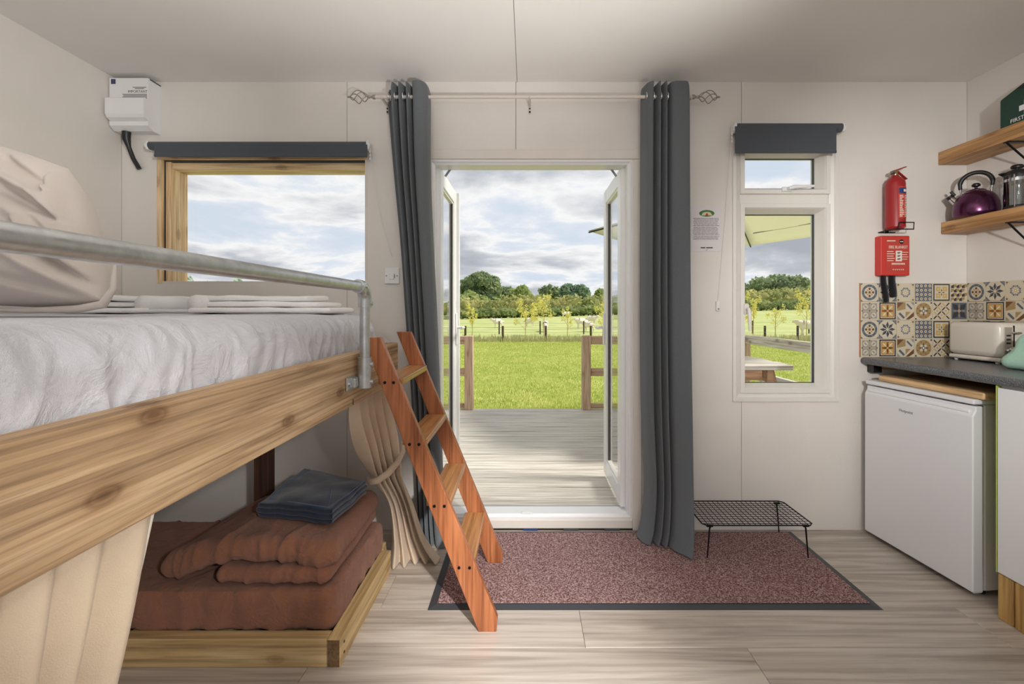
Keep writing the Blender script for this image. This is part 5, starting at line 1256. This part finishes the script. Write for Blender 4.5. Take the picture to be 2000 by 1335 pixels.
# ---- toaster
def toaster():
    xa, xb, ya, yb, z0 = 2.28, 2.446, 2.20, 2.475, 0.9665
    t = thing('toaster', 'cream toaster standing in the corner of the worktop', 'toaster', ((xa+xb)/2, (ya+yb)/2, z0))
    mk('shell', MB().box(xa, xb, ya, yb, z0+0.03, z0+0.202, 0.028, seg=5), 'toaster_cream', t, smooth=40)
    mk('base', MB().box(xa+0.004, xb-0.004, ya+0.004, yb-0.004, z0+0.009, z0+0.0295, 0.006), 'toaster_cream', t)
    for x in (xa+0.025, xb-0.025):
        for y in (ya+0.03, yb-0.03): mk('foot', MB().lathe([(0.008, 0), (0.01, 0.0085)], (x, y, z0), 12), 'white_plastic', t, smooth=40)
    for x in ((xa+xb)/2-0.035, (xa+xb)/2+0.035): mk('slot', MB().box(x-0.014, x+0.014, ya+0.05, yb-0.04, z0+0.2005, z0+0.2035), 'black_plastic', t)
    pn = mk('control_panel', MB().box(xa+0.024, xa+0.062, ya-0.003, ya+0.001, z0+0.045, z0+0.18, 0.001), 'toaster_panel', t)
    for z in (0.140, 0.121, 0.103): mk('button', MB().box(xa+0.032, xa+0.052, ya-0.006, ya-0.0032, z0+z-0.004, z0+z+0.004, 0.001), 'black_plastic', pn)
    mk('knob', MB().lathe([(0.016, 0), (0.015, 0.012), (0.009, 0.016), (0.0, 0.017)], (0, 0, 0), 20).xf(Matrix.Rotation(PI/2, 3, 'X'), (xa+0.045, ya-0.0032, z0+0.068)), 'chrome', pn, smooth=40)
    mk('lever_slot', MB().box(xa+0.068, xa+0.073, ya-0.003, ya+0.001, z0+0.085, z0+0.188), 'black_plastic', t)
    mk('lever', MB().box(xa+0.058, xa+0.086, ya-0.026, ya-0.0035, z0+0.148, z0+0.158, 0.004, seg=2), 'chrome', t)
toaster()
gc = thing('tea_towel', 'crumpled mint green cloth in front of the toaster', 'cloth', (2.27, 1.96, 0.967))
def sh_c(w):
    f = (w[2]-0.967)/0.16; c = np.array([2.28, 1.96]); k = 1-0.55*f
    p = c+(np.array(w[:2])-c)*k; p[0] -= 0.02*f
    return np.array([p[0], p[1], w[2]])
mk('fabric', soft_box(2.125, 2.42, 1.83, 2.09, 0.967, 1.125, 0.05, (26, 26, 16), lambda w, n: (0.022*nf(w[0]*9, w[1]*9, w[2]*9+4)+0.008*nf(w[0]*22, w[1]*22, w[2]*14))*min(1, max(0, (w[2]-0.969)*20)), sh_c), 'mint_cloth', gc, smooth=180)
# ---- shelves
def shelf(label, xf, z0, z1, yb_):
    t = thing('wall_shelf', label, 'shelf', (2.38, 2.0, z0), group='wooden wall shelves')
    mk('board', MB().box(xf, WR-0.0005, 1.55, WY-0.001, z0, z1, 0.004, seg=2), 'shelf_wood', t)
    for y in (yb_, 1.62):
        mk('bracket', MB().box(xf+0.004, WR-0.001, y-0.012, y+0.012, z0-0.0045, z0-0.0003).tube([(xf+0.008, y, z0-0.004), (WR-0.004, y, z0-0.135)], 0.0045, 8).box(WR-0.005, WR-0.0005, y-0.012, y+0.012, z0-0.15, z0-0.004), 'black_metal', t)
shelf('upper thick wooden wall shelf holding the first aid case', 2.297, 2.039, 2.110, 2.19)
shelf('lower thick wooden wall shelf holding the kettle', 2.312, 1.653, 1.7186, 2.195)
# ---- kettle
def kettle():
    t = thing('kettle', 'metallic purple stove kettle with black loop handle on the lower shelf', 'kettle', (2.366, 2.40, 1.7186), math.radians(135), local=True)
    R = 0.094
    mk('body', MB().lathe([(0.0, 0.0005), (R-0.012, 0.0005), (R-0.003, 0.006), (R, 0.02), (R, 0.045), (R*0.96, 0.072), (R*0.86, 0.100), (R*0.70, 0.120), (R*0.50, 0.133), (R*0.42, 0.136)], (0, 0, 0), 48), 'purple_metal', t, smooth=50)
    ld = mk('lid', MB().lathe([(0.041, 0.1345), (0.041, 0.139), (0.03, 0.146), (0.01, 0.150), (0.0, 0.151)], (0, 0, 0), 32), 'purple_metal', t, smooth=40)
    mk('knob', MB().lathe([(0.006, 0.149), (0.006, 0.158), (0.017, 0.163), (0.018, 0.171), (0.012, 0.178), (0.0, 0.179)], (0, 0, 0), 20), 'black_plastic', ld, smooth=40)
    sp = mk('spout', MB().tube([(0.072, 0, 0.088), (0.088, 0, 0.105), (0.098, 0, 0.118)], [0.021, 0.017, 0.014], 16), 'chrome', t, smooth=40)
    mk('whistle', MB().tube([(0.095, 0, 0.115), (0.104, 0, 0.126)], [0.017, 0.017], 16).obox((0.090, 0, 0.140), (0.014, 0.012, 0.03), Matrix.Rotation(0.6, 3, 'Y'), 0.003), 'black_plastic', sp, smooth=40)
    mk('handle', MB().tube([(0.060, 0, 0.155), (0.062, 0, 0.178)]+[(0.062*math.cos(a)*1.0, 0, 0.178+0.058*math.sin(a)) for a in np.linspace(0.15, PI-0.15, 15)]+[(-0.062, 0, 0.178), (-0.06, 0, 0.160)], [0.0085]*2+[0.0105]*15+[0.0085]*2, 12), 'black_plastic', t, smooth=50)
    for s in (-1, 1): mk('handle_mount', MB().tube([(s*0.056, 0, 0.118), (s*0.060, 0, 0.158)], 0.005, 10), 'chrome', t, smooth=50)
kettle()
def press():
    t = thing('french_press', 'glass french press coffee maker with black lid on the lower shelf', 'coffee maker', (2.402, 2.232, 1.7186), 0.0, local=True)
    mk('jug', MB().lathe([(0.044, 0.012), (0.047, 0.016), (0.047, 0.168), (0.049, 0.172), (0.046, 0.172), (0.0445, 0.168), (0.0445, 0.018), (0.0, 0.016)], (0, 0, 0), 40), 'jug_glass', t, smooth=40)
    mk('base', MB().lathe([(0.0, 0.0005), (0.05, 0.0005), (0.051, 0.012), (0.048, 0.022), (0.0475, 0.022)], (0, 0, 0), 40), 'black_plastic', t, smooth=40)
    mk('band', MB().lathe([(0.0475, 0.140), (0.0490, 0.140), (0.0490, 0.152), (0.0475, 0.152)], (0, 0, 0), 40), 'chrome', t, smooth=40)
    for a in (2.0, 3.7, 5.2): mk('strap', MB().tube([(0.0495*math.cos(a), 0.0495*math.sin(a), 0.012), (0.0495*math.cos(a), 0.0495*math.sin(a), 0.168)], 0.0028, 6), 'chrome', t)
    ld = mk('lid', MB().lathe([(0.05, 0.1725), (0.052, 0.177), (0.048, 0.188), (0.03, 0.196), (0.008, 0.198)], (0, 0, 0), 36).obox((-0.045, 0.02, 0.180), (0.03, 0.03, 0.006), Matrix.Rotation(0.35, 3, 'Y'), 0.002), 'black_plastic', t, smooth=40)
    mk('plunger_knob', MB().lathe([(0.006, 0.198), (0.006, 0.205), (0.022, 0.206), (0.024, 0.214), (0.02, 0.221), (0.0, 0.222)], (0, 0, 0), 24), 'black_plastic', ld, smooth=40)
    mk('plunger', MB().tube([(0, 0, 0.03), (0, 0, 0.17)], 0.003, 8).lathe([(0.0, 0.15), (0.043, 0.15), (0.043, 0.158), (0.0, 0.158)], (0, 0, 0), 30), 'chrome', t, smooth=40)
    mk('handle', MB().tube([(0.01, -0.048, 0.16), (0.012, -0.078, 0.165), (0.012, -0.086, 0.14), (0.012, -0.082, 0.06), (0.01, -0.062, 0.045), (0.008, -0.05, 0.05)], [0.008, 0.011, 0.012, 0.011, 0.008, 0.006], 10), 'black_plastic', t, smooth=50)
press()
def first_aid():
    xf, xb, z0 = 2.315, 2.41, 2.1105
    t = thing('first_aid_case', 'dark green first aid case with a white cross on the upper shelf', 'first aid kit', (xf, 2.09, z0))
    poly = [(2.23, z0), (2.23, z0+0.142), (2.222, z0+0.146), (2.12, z0+0.182), (2.06, z0+0.182), (1.958, z0+0.146), (1.95, z0+0.142), (1.95, z0)]
    o = mk('case', MB().prism(poly, xf, xb, 'x'), 'first_aid_green', t); b = o.modifiers.new('edge', 'BEVEL'); b.width = 0.004; b.segments = 2
    yc, zc = 2.108, z0+0.066
    mk('cross', MB().box(xf-0.001, xf-0.0002, yc-0.013, yc+0.013, zc-0.034, zc+0.034).box(xf-0.001, xf-0.0002, yc-0.034, yc+0.034, zc-0.0125, zc+0.0125), 'print_white', t)
    mk('lettering', text_mb('FIRST AID', 0.026, 'LEFT', 0.0003).xf(R_RIGHT, (xf-0.0006, 2.182, z0+0.012)), 'print_white', t, recalc=False)
    mk('handle_recess', MB().prism([(2.09+0.062*math.cos(a), z0+0.168+0.02*math.sin(a)*0.9) for a in np.linspace(PI, 2*PI, 14)], xf-0.0008, xf+0.0002, 'x'), 'black_plastic', t)
    mk('handle', MB().tube([(xf+0.045, 2.165, z0+0.168), (xf+0.045, 2.15, z0+0.200), (xf+0.045, 2.03, z0+0.200), (xf+0.045, 2.015, z0+0.168)], 0.008, 8), 'black_plastic', t, smooth=50)
first_aid()
